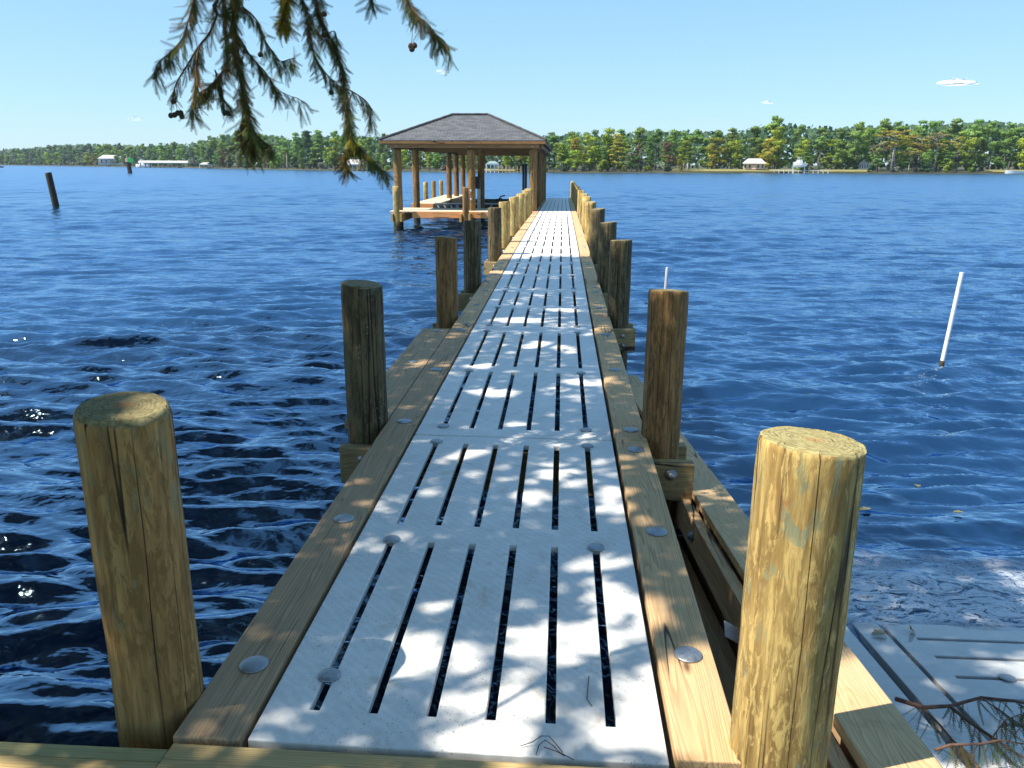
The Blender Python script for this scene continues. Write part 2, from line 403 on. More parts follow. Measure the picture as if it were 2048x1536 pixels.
C_GREEN = leaf_mat('cypress_needles', [(0.051, 0.085, 0.020), (0.093, 0.145, 0.034), (0.162, 0.204, 0.051)], .45)
C_CROWN = leaf_mat('crown_needles', [(.13, .13, .045), (.20, .19, .07), (.27, .24, .10)], .5)
C_BROWN = leaf_mat('cypress_needles_brown', [(0.074, 0.054, 0.020), (0.135, 0.084, 0.030), (0.216, 0.115, 0.041)], .4)
C_YEL = leaf_mat('cypress_needles_yellow', [(0.350, 0.275, 0.036), (0.562, 0.413, 0.048), (0.688, 0.375, 0.048)], .5)
BARK = flat('grey_bark', (.16, .125, .10), .9, 0, .35, 3)
BARK_PALE = flat('pale_bark', (.34, .29, .25), .9, 0, .25, 2)
CONE = flat('cypress_cone', (.07, .055, .035), .8, 0, .35, 60)

# ------------------------------------------------------------------ water
comps = []
g2 = np.random.default_rng(31)
for i in range(64):
    lam = 0.11*(24.0**(i/63.0)); th = g2.normal(0, .33) + R(-90) + R(4)
    slope = 0.070*math.exp(-(math.log(lam/.29))**2/.75) + (.024 if lam < 1.6 else .018)
    comps.append((lam, slope*lam/(2*math.pi)*g2.uniform(.6, 1.3), math.cos(th), math.sin(th), g2.uniform(0, 6.283)))
def wave_h(x, y, cell):
    z = np.zeros_like(x)
    # gusts: patches of stronger and weaker ripple
    gust = 1.0 + .28*np.sin(x*.21+y*.13+1.) * np.sin(y*.17-x*.08) + .2*np.sin(x*.5-y*.37+2.)
    xw = x + .10*np.sin(y*1.3+x*.4) ; yw = y + .10*np.sin(x*1.1-y*.3)
    for lam, a, dx, dy, ph in comps:
        k = 2*math.pi/lam
        fade = np.clip((lam/cell - 2.2)/1.5, 0, 1)
        s = np.sin(k*(xw*dx + yw*dy) + ph)
        z += a*fade*gust*(s + .22*np.cos(2*(k*(xw*dx+yw*dy)+ph))) if lam > .3 else a*fade*gust*s
    # the ramp makes shallow, calmer water
    ex = np.clip((x-1.9)/.4, 0, 1)*np.clip((6.2-y)/2.0, 0, 1)
    return z*(1-.88*ex)
def water_mesh():
    rs = [0.9]
    while rs[-1] < 420: rs.append(rs[-1]*1.0050 if rs[-1] > 3 else rs[-1]+.018)
    while rs[-1] < 6000: rs.append(rs[-1]*1.25)
    rs = np.array(rs); na = 640
    th = np.linspace(R(-78), R(74), na)
    rr, tt = np.meshgrid(rs, th, indexing='ij')
    x = CX + rr*np.sin(tt); y = rr*np.cos(tt)
    cell = np.maximum(rr*0.0050, rr*(th[1]-th[0])*.8)
    z = wave_h(x, y, cell)
    z[rr > 420] = 0
    V = np.stack([x, y, z], -1).reshape(-1, 3).astype(np.float32)
    n0, n1 = rr.shape
    i, j = np.meshgrid(np.arange(n0-1), np.arange(n1-1), indexing='ij')
    a = (i*n1+j).ravel(); q = np.stack([a, a+n1, a+n1+1, a+1], -1)[:, ::-1].astype(np.int32)
    me = bpy.data.meshes.new('water')
    me.vertices.add(len(V)); me.vertices.foreach_set('co', V.ravel())
    me.loops.add(q.size); me.loops.foreach_set('vertex_index', np.ascontiguousarray(q).ravel())
    me.polygons.add(len(q)); me.polygons.foreach_set('loop_start', np.arange(0, q.size, 4, dtype=np.int32))
    me.polygons.foreach_set('use_smooth', np.ones(len(q), dtype=bool))
    me.update(calc_edges=True)
    m = NT('river_water'); o = m.coords(kind='Object')
    mp = m.n('Mapping'); mp.inputs['Scale'].default_value = (.62, 1.0, 1.0); m.l(o, mp.inputs['Vector'])
    b1 = m.noise(mp.outputs[0], 6.5, 3, .55, .3); b2 = m.noise(mp.outputs[0], 1.4, 4, .6, .2); b3 = m.noise(mp.outputs[0], .42, 3, .55); b4 = m.noise(mp.outputs[0], .12, 3, .6)
    h = m.math('ADD', m.math('ADD', m.math('MULTIPLY', b1, .020), m.math('MULTIPLY', b2, .105)), m.math('ADD', m.math('MULTIPLY', b3, .17), m.math('MULTIPLY', b4, .30)))
    m.bump(h, .85, 1.0)
    yy = m.sep(m.n('NewGeometry').outputs['Position'])[1]
    m.set((.0038, .019, .058), m.ramp(m.math('MULTIPLY', yy, .01, True), [(.05, .095), (.35, .12), (.95, .22)]), 0, .5); m.b.inputs['IOR'].default_value = 2.4; m.b.inputs['Specular Tint'].default_value = (.52, .78, 1, 1)
    gl = m.n('BsdfGlossy'); gl.inputs['Color'].default_value = (.42, .68, 1.0, 1); m.l(m.b.inputs['Roughness'].links[0].from_socket, gl.inputs['Roughness']); m.l(m.b.inputs['Normal'].links[0].from_socket, gl.inputs['Normal'])
    lw = m.n('LayerWeight', Blend=.5); m.l(m.b.inputs['Normal'].links[0].from_socket, lw.inputs['Normal'])
    mx = m.n('MixShader'); m.l(m.ramp(lw.outputs['Facing'], [(.35, .0), (.62, .16), (.86, .52), (1.0, .62)]), mx.inputs[0]); m.l(m.b.outputs[0], mx.inputs[1]); m.l(gl.outputs[0], mx.inputs[2]); m.l(mx.outputs[0], m.out.inputs['Surface'])
    me.materials.append(m.mat)
    if me.polygons[0].normal.z < 0: me.flip_normals()
    o = link('water', me, None, (0, 0, WATER)); tag(o, kind='structure')
water_mesh()

# foam where small waves break on the ramp
def foam():
    xs = np.linspace(2.02, 6.4, 150); ys = np.linspace(3.75, 5.6, 80)
    X, Y = np.meshgrid(xs, ys, indexing='ij')
    Z = wave_h(X, Y, np.full_like(X, .03)) + WATER + .012 + .012*np.sin(X*9+Y*5)*np.sin(Y*13-X*3)
    mb = MB(); mb.v = [tuple(p) for p in np.stack([X, Y, Z], -1).reshape(-1, 3)]
    n1 = len(ys)
    for i in range(len(xs)-1):
        for j in range(n1-1): mb.f.append((i*n1+j, (i+1)*n1+j, (i+1)*n1+j+1, i*n1+j+1)); mb.m.append(0)
    m = NT('foam'); o = m.coords(kind='Object'); p = m.sep(o)
    mp = m.n('Mapping'); mp.inputs['Scale'].default_value = (.55, 1, 1); m.l(o, mp.inputs['Vector'])
    n1_ = m.noise(mp.outputs[0], 11, 8, .72, 1.3); n2 = m.noise(mp.outputs[0], 2.2, 3)
    yy = m.math('ADD', p[1], m.math('MULTIPLY', n2, .7))
    band = m.math('MULTIPLY', m.ramp(m.math('MULTIPLY', m.math('SUBTRACT', yy, 4.22), 6, True), [(0, 0.), (1, 1.)]),
                  m.ramp(m.math('MULTIPLY', m.math('SUBTRACT', 5.15, yy), 2.2, True), [(0, 0.), (1, 1.)]))
    lace = m.ramp(m.math('ABSOLUTE', m.math('SUBTRACT', n1_, .5)), [(0.0, 1.0), (.04, .7), (.11, 0.0)])
    m.set((.62, .66, .72), .5)
    tr = m.n('BsdfTransparent'); mx = m.n('MixShader'); m.l(m.math('MULTIPLY', m.math('MULTIPLY', lace, band), .95), mx.inputs[0])
    m.l(tr.outputs[0], mx.inputs[1]); m.l(m.b.outputs[0], mx.inputs[2]); m.l(mx.outputs[0], m.out.inputs['Surface'])
    o = mb.build('foam', m.mat, smooth=True); tag(o, kind='stuff')
foam()

# ------------------------------------------------------------------ dock
def dz(y): return -.01*max(0.0, y-18)
W = 1.22
JOINTS = [1.900, 4.620, 7.935, 10.545, 13.60, 16.30, 19.30, 22.35, 25.35, 28.40, 31.45, 34.5, 37.5, 40.55, 43.6, 46.4, 48.5]
PT = -.030
def slab(xb, yb, hole, z0, z1):
    """plate with rectangular through-slots, as MB"""
    mb = MB()
    nx, ny = len(xb)-1, len(yb)-1
    H = {(i, j) for i in range(nx) for j in range(ny) if hole(i, j)}
    vid = {}
    def v(i, j, t):
        k = (i, j, t)
        if k not in vid: vid[k] = len(mb.v); mb.v.append((xb[i], yb[j], z1 if t else z0))
        return vid[k]
    solid = lambda i, j: 0 <= i < nx and 0 <= j < ny and (i, j) not in H
    for i in range(nx):
        for j in range(ny):
            if not solid(i, j): continue
            mb.f.append((v(i, j, 1), v(i+1, j, 1), v(i+1, j+1, 1), v(i, j+1, 1)))
            mb.f.append((v(i, j, 0), v(i, j+1, 0), v(i+1, j+1, 0), v(i+1, j, 0)))
            if not solid(i-1, j): mb.f.append((v(i, j, 0), v(i, j, 1), v(i, j+1, 1), v(i, j+1, 0)))
            if not solid(i+1, j): mb.f.append((v(i+1, j, 0), v(i+1, j+1, 0), v(i+1, j+1, 1), v(i+1, j, 1)))
            if not solid(i, j-1): mb.f.append((v(i, j, 0), v(i+1, j, 0), v(i+1, j, 1), v(i, j, 1)))
            if not solid(i, j+1): mb.f.append((v(i, j+1, 0), v(i, j+1, 1), v(i+1, j+1, 1), v(i+1, j+1, 0)))
    mb.m = [0]*len(mb.f); return mb
def washer_mesh(r=.037, dome=.010, n=24):
    mb = MB(); mb.lathe([(r, 0), (r, .004), (r*.93, .0065), (r*.6, dome*.85), (r*.2, dome), (.001, dome)], n)
    return mb.mesh('bolt', GALV, True)
BOLT = washer_mesh(); BOLT_BIG = washer_mesh(.047, .012)
def carriage_mesh():
    mb = MB(); mb.lathe([(.034, 0), (.034, .004), (.024, .006), (.024, .008), (.020, .02), (.011, .028), (.001, .030)], 20)
    return mb.mesh('bolt', GALV, True)
CBOLT = carriage_mesh()
SLOTX = [.165 + .1795*k for k in range(6)]
ordinal = ['first', 'second', 'third', 'fourth', 'fifth', 'sixth', 'seventh', 'eighth', 'ninth', 'tenth', 'eleventh', 'twelfth', 'thirteenth', 'fourteenth', 'fifteenth', 'sixteenth', 'seventeenth', 'eighteenth', 'nineteenth', 'twentieth']
for k in range(len(JOINTS)-1):
    y0, y1 = JOINTS[k], JOINTS[k+1]; L = y1-y0-.012
    xb = [0.012]; 
    for x in SLOTX: xb += [x-.0155, x+.0155]
    xb += [W-.006]
    e = .145; mid = L/2 + .02
    yb = [0, e, mid-.085, mid+.085, L-e+.02, L]
    mb = slab(xb, yb, lambda i, j: i % 2 == 1 and j in (1, 3), -.032, 0)
    mb.v = [(x, y - .0189*(x-W/2), z) for x, y, z in mb.v]
    sl = math.atan2(dz(y1)-dz(y0), y1-y0)
    o = mb.build('deck_panel', CONC, None, (0, y0, dz(y0)), bevel=.004); o.rotation_euler.x = sl
    what = ['nearest slotted white concrete deck panel, dappled with sun and speckled with dirt' if k == 0 else
            '%s slotted concrete deck panel out from the shore' % ordinal[k]][0]
    if k in (5, 6, 7, 8, 9): what += ', in full sun'
    if k >= 10: what += ', beside the boathouse'
    if k in (1, 2, 3, 4): what += ', under tree shade'
    tag(o, what, 'deck panel', 'slotted deck panels of the dock')
    if k < 9:
        for xi in (0, 5):
            for yy in (.02+e if k else .31, mid-.085, L-e+.03):
                if k == 0 and xi == 5 and yy < .4: continue
                link('bolt', BOLT, o, (SLOTX[xi], yy - .0189*(SLOTX[xi]-W/2), .002))
# side boards
def side_board(x0, x1, y0, y1, side, idx, bolts, mat, label):
    mb = MB(); n = max(1, int((y1-y0)/.5))
    mb.box(x0, x1, 0, y1-y0-.008, -.055, .008)
    o = mb.build('edge_board', mat, None, (0, y0, dz(y0)), bevel=.005)
    o.rotation_euler.x = math.atan2(dz(y1)-dz(y0), y1-y0)
    tag(o, label, 'edge board', 'edge boards along the %s side of the dock' % side)
    for by in bolts: link('bolt', BOLT_BIG if y0 < 6 else BOLT, o, ((x0+x1)/2+.01, by-y0, .0085))
LB = [1.900, 7.93, 13.6, 19.3, 25.35, 31.45]; RB = [1.900, 4.60, 10.55, 16.3, 22.35, 28.4, 34.5, 40.55, 48.5]
lblt = [[2.25, 3.38, 4.85, 6.2, 7.8], [8.15, 9.3, 10.4, 12.0, 13.4], [13.9, 16.1, 19.1], [19.6, 22.3], []]
rblt = [[2.40, 3.34, 4.42], [4.78, 6.3, 7.7, 9.2, 10.4], [10.8, 13.4, 16.1], [16.5, 19.1], [], [], [], []]
where_l = ['by the nearest piling, grey brown with three large washers', 'starting at the end of the wide extra plank', 'where shade turns to sun', 'in full sun, two lengths before the boathouse walkway', 'in full sun, ending at the boathouse walkway']
where_r = ['beside the nearest bright yellow piling, with sun patches', 'between the second and third pilings, greyish with a long crack', 'where the shade ends', 'in full sun past the last dark piling', 'in sun, short of the boathouse shadow', 'just before the boathouse shadow line', 'in boathouse shade beside far pilings', 'last length at the far dock end']
for i in range(len(LB)-1):
    side_board(-.205, -.006, LB[i], LB[i+1], 'left', i, lblt[i], BOARD_GRY if i < 1 else BOARD, 'left edge board ' + where_l[i])
for i in range(len(RB)-1):
    side_board(1.236, 1.425, RB[i], RB[i+1], 'right', i, rblt[i], BOARD, 'right edge board ' + where_r[i])
# inner ledge boards and stringers under the deck
for x, sd in ((-.19, 'left'), (1.26, 'right')):
    for (a, b, nm) in ((1.95, 18.0, 'shoreward'), (18.02, 48.4, 'outer')):
        mb = MB(); mb.box(x, x+.15, 0, b-a, -.34, -.08)
        o = mb.build('stringer', BOARD_GRY, None, (0, a, dz(a))); o.rotation_euler.x = math.atan2(dz(b)-dz(a), b-a)
        tag(o, '%s timber stringer under the %s edge of the dock' % (nm, sd), 'stringer', 'stringers under the dock')
# extra plank beside the left edge board
mb = MB(); mb.box(-.49, -.213, 0, 3.02, -.055, .004)
o = mb.build('wide_plank', BOARD_GRY, None, (0, 4.86, 0), bevel=.005)
tag(o, 'wide weathered plank bolted outside the left edge board between second and third pilings', 'plank')
for by in (.4, 1.6, 2.9): link('bolt', BOLT, o, (-.33, by, .0045))
# header board and seawall cap at the near end
mb = MB(); mb.box(0, 1.46, 0, .185, -.09, .004)
o = mb.build('header_board', BOARD_X, None, (-.195, 1.695, 0), bevel=.004); tag(o, 'thick ribbed timber header across the near end of the dock', 'header board')
o.rotation_euler.z = R(-.8)
mb = MB(); mb.box(-6.5, -.20, 1.815, 1.868, -.30, -.008); mb.box(-6.5, -.2, 1.818, 1.865, -1.6, -.31)
o = mb.build('seawall', BOARD_GRN, bevel=.004); tag(o, 'greenish timber seawall face board at the bottom left corner', 'seawall')
mb = MB(); mb.box(-6.5, -.198, 1.52, 1.811, -.05, -.003)
o = mb.build('edging_plank', BOARD_X, bevel=.004); tag(o, 'pale timber cap plank lying behind the greenish seawall board', 'cap plank')
# ground on which the camera stands
mb = MB(); mb.add([(-80, 1.5, -.2), (1.6, 1.5, -.2), (1.6, -60, -.2), (-80, -60, -.2), (-80, 1.5, -1.8), (1.6, 1.5, -1.8)], [(0, 3, 2, 1), (0, 1, 5, 4)])
mb.add([(6.4, 2.2, -.25), (60, 2.2, -.25), (60, -60, -.2), (6.4, -60, -.2)], [(0, 3, 2, 1)])
gm = NT('lawn_ground'); _o = gm.coords(); gm.bump(gm.noise(_o, 30, 5), .6, .03)
GROUND = gm.set(gm.ramp(gm.noise(_o, 1.3, 6, .6), [(.3, (.05, .06, .02)), (.6, (.10, .11, .04)), (.75, (.16, .12, .07))]), .9)
o = mb.build('ground', GROUND); tag(o, kind='structure')

# ------------------------------------------------------------------ pilings
def pile_mesh(r, ztop, zbot=-2.0, seed=0, chamfer=.02, n=40, rows=46, lean=(0, 0), dome=.0, bumpy=.006):
    mb = MB(); prof = []
    zs = [zbot + (ztop-chamfer-zbot)*i/rows for i in range(rows+1)]
    vs = []
    def rad(t, z, rr):
        p = Vector((math.cos(t)*2.2, math.sin(t)*2.2, z*1.1+seed*9.7))
        q = Vector((math.cos(t)*6, math.sin(t)*6, z*3.0+seed*5.1))
        return rr*(1 + .035*noise.noise(p)) + bumpy*noise.noise(q)
    for z in zs:
        tap = r*(1.0 + .025*(ztop-z)/(ztop-zbot))
        for k in range(n):
            t = 2*math.pi*k/n; a = rad(t, z, tap); vs.append((a*math.cos(t)+lean[0]*(z-ztop), a*math.sin(t)+lean[1]*(z-ztop), z))
    for fr, dzv in ((.97, .55), (.90, .95), (.72, 1.0), (.4, 1.0+.0), (.02, 1.0)):
        for k in range(n):
            t = 2*math.pi*k/n; a = rad(t, ztop, r)*fr if fr > .1 else r*fr
            tilt = .012*math.sin(t+seed)*fr
            vs.append((a*math.cos(t), a*math.sin(t), ztop-chamfer+chamfer*dzv+tilt + dome*(1-fr)))
    tot = rows+1+5; fs = []
    for i in range(tot-1):
        for k in range(n):
            k2 = (k+1) % n; fs.append((i*n+k, i*n+k2, (i+1)*n+k2, (i+1)*n+k))
    fs.append(tuple((tot-1)*n+k for k in range(n)))
    mb.add(vs, fs); return mb
def piling(x, y, ztop, r, mat, label, group, seed, chamfer=.015, lean=(0, 0), fine=True, name='piling'):
    mb = pile_mesh(r, ztop, -2.0, seed, chamfer, 40 if fine else 20, 46 if fine else 14, lean)
    o = mb.build(name, mat, None, (x, y, 0), smooth=True)
    for p in o.data.polygons:
        if p.normal.z > .9 and p.center.z > ztop-.05: p.use_smooth = False
    o.rotation_euler.z = seed*1.7
    tag(o, label, 'piling', group); return o
GL, GR = 'pilings along the left side of the dock', 'pilings along the right side of the dock'
LP = [(2.09, .945, .127, PILE_G, 'nearest left piling, olive brown with long cracks and a sloping cut top', .032),
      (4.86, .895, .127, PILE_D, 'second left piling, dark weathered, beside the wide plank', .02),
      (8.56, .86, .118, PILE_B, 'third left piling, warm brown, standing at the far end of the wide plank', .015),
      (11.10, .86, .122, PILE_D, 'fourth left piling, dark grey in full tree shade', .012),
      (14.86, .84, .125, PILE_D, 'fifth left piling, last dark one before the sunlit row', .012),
      (17.39, .84, .120, PILE_Y, 'sixth left piling, first of the sunlit ones', .012),
      (20.83, .81, .122, PILE_Y, 'seventh left piling, sunlit, two after the last dark one', .012),
      (23.94, .78, .120, PILE_Y, 'eighth left piling, sunlit, midway to the boathouse', .012),
      (27.17, .77, .120, PILE_Y, 'ninth left piling, sunlit, third before the boathouse corner post', .012),
      (29.2, .755, .120, PILE_Y, 'tenth left piling, sunlit, second before the boathouse corner post', .012),
      (30.35, .74, .118, PILE_Y, 'eleventh left piling, sunlit, touching the boathouse corner post in view', .012)]
RP = [(1.96, .935, .129, PILE_Y, 'nearest right piling, bright yellow with blue green stains and knots', .012),
      (4.70, .90, .114, PILE_B, 'second right piling, rich brown peeling grain, on a bolted crossbeam', .014),
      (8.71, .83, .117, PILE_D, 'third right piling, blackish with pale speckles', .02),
      (11.29, .84, .120, PILE_D, 'fourth right piling, dark grey in tree shade behind the speckled one', .012),
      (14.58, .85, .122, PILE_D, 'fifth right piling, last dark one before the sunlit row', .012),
      (18.39, .80, .120, PILE_Y, 'sixth right piling, first of the sunlit ones', .012),
      (21.75, .79, .118, PILE_Y, 'seventh right piling, sunlit, two after the last dark one', .012),
      (24.36, .78, .118, PILE_Y, 'eighth right piling, sunlit, midway to the roof shadow', .012),
      (28.41, .74, .118, PILE_Y, 'ninth right piling, sunlit, just before the roof shadow', .012),
      (32.95, .68, .118, PILE_Y, 'tenth right piling, where the roof shadow crosses the deck', .012),
      (36.5, .67, .118, PILE_Y, 'eleventh right piling, fifth from the far end', .012),
      (41.66, .61, .118, PILE_Y, 'twelfth right piling, fourth from the far end', .012),
      (45.36, .58, .118, PILE_Y, 'thirteenth right piling, third from the far end', .012),
      (49.55, .56, .118, PILE_Y, 'fourteenth right piling, next to last at the far end', .012),
      (54.58, .54, .118, PILE_Y, 'fifteenth right piling, farthest out on the dock', .012)]
for i, (y, zt, r, m, lab, ch) in enumerate(LP):
    piling(-.335, y, zt, r, m, lab, GL, i+1, ch, fine=i < 6)
for i, (y, zt, r, m, lab, ch) in enumerate(RP):
    piling((1.527, 1.515)[i > 0] if i < 2 else 1.52, y, zt, r, m, lab, GR, i+21, ch, fine=i < 6)
# crossbeams that clasp each pair of pilings under the deck
for i in range(1, 13):
    yl = LP[min(i, 10)][0]; yr = RP[i][0]
    if i > 8: yl = yr
    for s, nm in ((-1, 'front'), (1, 'rear')):
        mb = MB()
        za = -.105 if i < 3 else -.12
        a, b = yl + s*.165, yr + s*.155
        z0, z1 = dz(yl)+za, dz(yr)+za
        xl, xr = -.52, 1.70
        if i == 1: xl = -.475 if s < 0 else -.30; za -= .03
        t = .04
        mb.add([(xl, a-t, z0-.24), (xr, b-t, z1-.24), (xr, b+t, z1-.24), (xl, a+t, z0-.24), (xl, a-t, z0), (xr, b-t, z1), (xr, b+t, z1), (xl, a+t, z0)],
               [(0, 3, 2, 1), (4, 5, 6, 7), (0, 1, 5, 4), (1, 2, 6, 5), (2, 3, 7, 6), (3, 0, 4, 7)])
        o = mb.build('crossbeam', BEAM_X, bevel=.006)
        tag(o, '%s bolted crossbeam under the deck at the %s pair of pilings' % (nm, ordinal[i]), 'crossbeam', 'crossbeams under the dock')
        if s == -1 and i < 7:
            for bx, by, zz in ((-.335, a, z0), (1.565, b, z1)):
                for dzv in ((-.07,) if i != 2 else (-.07, -.17)):
                    c = link('bolt', CBOLT, o, (bx, by-t-.001, zz+dzv)); c.rotation_euler = (R(90), 0, 0)

# ------------------------------------------------------------------ boat ramp
RS = .15
def ramp_z(y): return WATER + RS*(3.98-y)
slope = -math.atan(RS)
def ramp_panel(x0, x1, y0, y1, slots, label, t=.09):
    if slots:
        n = int((y1-y0)/.205); yb = [0]
        for k in range(n): yb += [.13+k*.205-.014, .13+k*.205+.014]
        yb += [y1-y0]
        xb = [0, .11, (x1-x0)/2-.09, (x1-x0)/2+.09, x1-x0-.11, x1-x0]
        mb = slab(xb, yb, lambda i, j: j % 2 == 1 and i in (1, 3), -t, 0)
    else:
        mb = MB(); mb.box(0, x1-x0, 0, y1-y0, -t, 0)
    o = mb.build('ramp_panel', CONC_WET, None, (x0, y0, ramp_z(y0)), bevel=.004); o.rotation_euler.x = slope
    tag(o, label, 'ramp panel', 'wet concrete panels of the boat ramp'); return o
ramp_panel(1.98, 2.445, .2, 7.0, False, 'narrow plain wet concrete strip along the timber cap')
ramp_panel(2.487, 2.622, .2, 7.0, False, 'thin wet concrete curb strip between two dark gaps')
p1 = ramp_panel(2.645, 5.0, 2.62, 5.2, True, 'wet slotted concrete ramp panel where the foam washes up')
ramp_panel(2.645, 5.0, .2, 2.60, True, 'drier slotted ramp panel under the fallen cypress branch')
ramp_panel(5.02, 7.4, 2.62, 5.2, True, 'second wet slotted ramp panel farther right of the dock')
c = link('bolt', BOLT, p1, (.34, .13+.205*3, .002))
mb = MB(); mb.box(1.75, 8.5, -2, 8, -.6, -.12)
o = mb.build('ramp_bed', flat('ramp_gravel', (.10, .09, .08), .9), None, (0, 0, 0)); o.location = (0, 0, ramp_z(0)); o.rotation_euler.x = slope; tag(o, kind='structure')
# sloping bulkhead beside the ramp with its cap board
def zcap(y): return -.004 - .103*(y-1.9)
def capx(y): return -.0271*(y-1.9)
def swept(mb, x0, x1, ya, yb, t0, t1):
    vs = []
    for y in (ya, yb):
        for z in (t0, t1):
            for x in (x0, x1): vs.append((x+capx(y), y, zcap(y)+z))
    mb.add(vs, [(0, 1, 3, 2), (4, 6, 7, 5), (0, 4, 5, 1), (2, 3, 7, 6), (0, 2, 6, 4), (1, 5, 7, 3)])
bk = empty('bulkhead', (1.86, 1.9, -.1)); tag(bk, 'sloping timber bulkhead running down into the water between dock and boat ramp', 'bulkhead')
def bpart(mb, name, mat, bevel=.004):
    o = mb.build(name, mat, bk, bevel=bevel); o.matrix_parent_inverse = Matrix.Translation(bk.location).inverted(); return o
mb = MB(); swept(mb, 1.765, 1.975, .9, 9.0, -.045, 0); bpart(mb, 'cap_board', CAPB)
mb = MB(); swept(mb, 1.700, 1.757, .9, 8.6, -.24, -.055); bpart(mb, 'inner_waler', BOARD)
mb = MB(); swept(mb, 1.70, 1.757, .9, 8.4, -.62, -.42); bpart(mb, 'lower_waler', BOARD_GRY)
mb = MB(); swept(mb, 1.80, 1.86, .9, 8.8, -1.5, -.05); bpart(mb, 'sheathing', BOARD_GRY)
for y in (2.9, 4.1, 5.6):
    o = link('bolt', CBOLT, bk); o.matrix_parent_inverse = Matrix.Translation(bk.location).inverted()
    o.location = (1.698+capx(y), y, zcap(y)-.14); o.rotation_euler = (0, R(-90), 0)

# ------------------------------------------------------------------ poles standing in the water
mb = MB(); a = Vector((5.55, 9.83, -1.3)); b = Vector((5.625, 9.82, .385)); a2 = b + (Vector((5.55, 9.83, WATER))-b)*1.5
mb.tube([a2-b, Vector((0, 0, 0))], .024, 14)
rt = empty('depth_pole', b); tag(rt, 'leaning thin white plastic pole standing in the open water right of the dock', 'pole')
mb.build('pipe', PVC, rt, smooth=False)
mb = MB(); d = (a2-b).normalized(); s0 = Vector((5.55, 9.83, WATER))-b
mb.tube([s0-d*.09, s0-d*.05, s0+d*.2], [.026, .030, .032], 14); mb.build('algae_sleeve', PILE_B, rt, smooth=True)
mb = MB(); mb.lathe([(.018, -2), (.018, 0), (.014, .006), (.001, .006)], 14)
o = mb.build('grey_pole', GREYPIPE, None, (2.165, 9.8, .405), smooth=True); tag(o, 'short slim grey pipe sticking up behind the second right piling', 'pole')
o.rotation_euler.y = R(1.5)
pb = at_z(113, 413, WATER); mb = pile_mesh(.17, 1.05, -1.2, 77, .03, 24, 20)
o = mb.build('mooring_post', PILE_BLK, None, (pb.x-.0, pb.y, 0), smooth=True); tag(o, 'lone black leaning mooring post in open water far left of the dock', 'mooring post')
o.rotation_euler.y = R(-5.5); o.location.z = .02; o.location.x -= .1

# ------------------------------------------------------------------ boathouse
BX0, BX1, BY0, BY1 = -5.96, .22, 31.0, 51.5
ZE = 2.46
bh = empty('boathouse', (-2.87, 31.3, WATER)); tag(bh, 'open timber boathouse with a grey shingle hip roof on round posts', 'boathouse')
BI = Matrix.Translation(bh.location).inverted()
def hp(o): o.parent = bh; o.matrix_parent_inverse = BI; return o
# hip roof with a short flat crest
rt_ = (-3.52, -2.10, 33.2, 49.3, 3.47)
E4 = [Vector((BX0-.03, BY0-.03, ZE)), Vector((BX1+.03, BY0-.03, ZE)), Vector((BX1+.03, BY1+.03, ZE)), Vector((BX0-.03, BY1+.03, ZE))]
T4 = [Vector((rt_[0], rt_[2], rt_[4])), Vector((rt_[1], rt_[2], rt_[4])), Vector((rt_[1], rt_[3], rt_[4])), Vector((rt_[0], rt_[3], rt_[4]))]
me = bpy.data.meshes.new('roof')
vs = E4 + T4 + [v-Vector((0, 0, .03)) for v in E4]
me.from_pydata(vs, [], [(0, 1, 5, 4), (1, 2, 6, 5), (2, 3, 7, 6), (3, 0, 4, 7), (4, 5, 6, 7), (0, 8, 9, 1), (1, 9, 10, 2), (2, 10, 11, 3), (3, 11, 8, 0), (8, 11, 10, 9)])
uvl = me.uv_layers.new(name='UVMap')
for p in me.polygons:
    n = p.normal; horiz = Vector((0, 0, 1)).cross(n)
    if horiz.length < 1e-3: horiz = Vector((1, 0, 0))
    horiz.normalize(); upv = n.cross(horiz)
    for li in p.loop_indices:
        co = vs[me.loops[li].vertex_index]; uvl.data[li].uv = (co.dot(horiz), co.dot(upv))
me.materials.append(SHINGLE); roof = hp(link('roof', me))
mb = MB()
for a, b in ((E4[0], T4[0]), (E4[1], T4[1]), (T4[0], T4[1])):
    n = max(2, int((b-a).length/.2)); pts = [a + (b-a)*i/n + Vector((0, 0, .018 + (.006 if i % 2 else 0))) for i in range(n+1)]
    mb.tube(pts, .055, 6)
rc = mb.build('ridge_cap', SHINGLE); rc.parent = roof
# fascia, beams, soffit
mb = MB(); mb.box(BX0, BX1, BY0, BY0+.035, 2.335, ZE-.032); hp(mb.build('fascia', ORANGE_X, bevel=.004))
mb = MB(); mb.box(BX1-.035, BX1-.001, BY0+.04, BY1, 2.335, ZE-.032); mb.box(BX0+.001, BX0+.035, BY0+.04, BY1, 2.335, ZE-.032); hp(mb.build('fascia', BROWN_Y))
mb = MB(); mb.box(-5.72, .0, 31.10, 31.17, 2.18, 2.332); hp(mb.build('beam', BROWN_X, bevel=.004))
mb = MB(); mb.box(-5.72, .0, 50.4, 50.47, 2.10, 2.33); hp(mb.build('beam', BROWN_X))
mb = MB(); mb.box(-5.5, -.1, 38.0, 38.07, 2.12, 2.33); hp(mb.build('beam', BROWN_X))
for xa in (-5.60, -.09, .03):
    mb = MB(); mb.box(xa, xa+.07, 31.2, 50.3, 2.17, 2.328); hp(mb.build('beam', BROWN_Y))
mb = MB()
for y in np.arange(32.0, 51.3, 1.2):
    mb.box(BX0+.05, BX1-.05, y, y+.05, 2.34, 2.42)
hp(mb.build('rafter', BROWN_X))
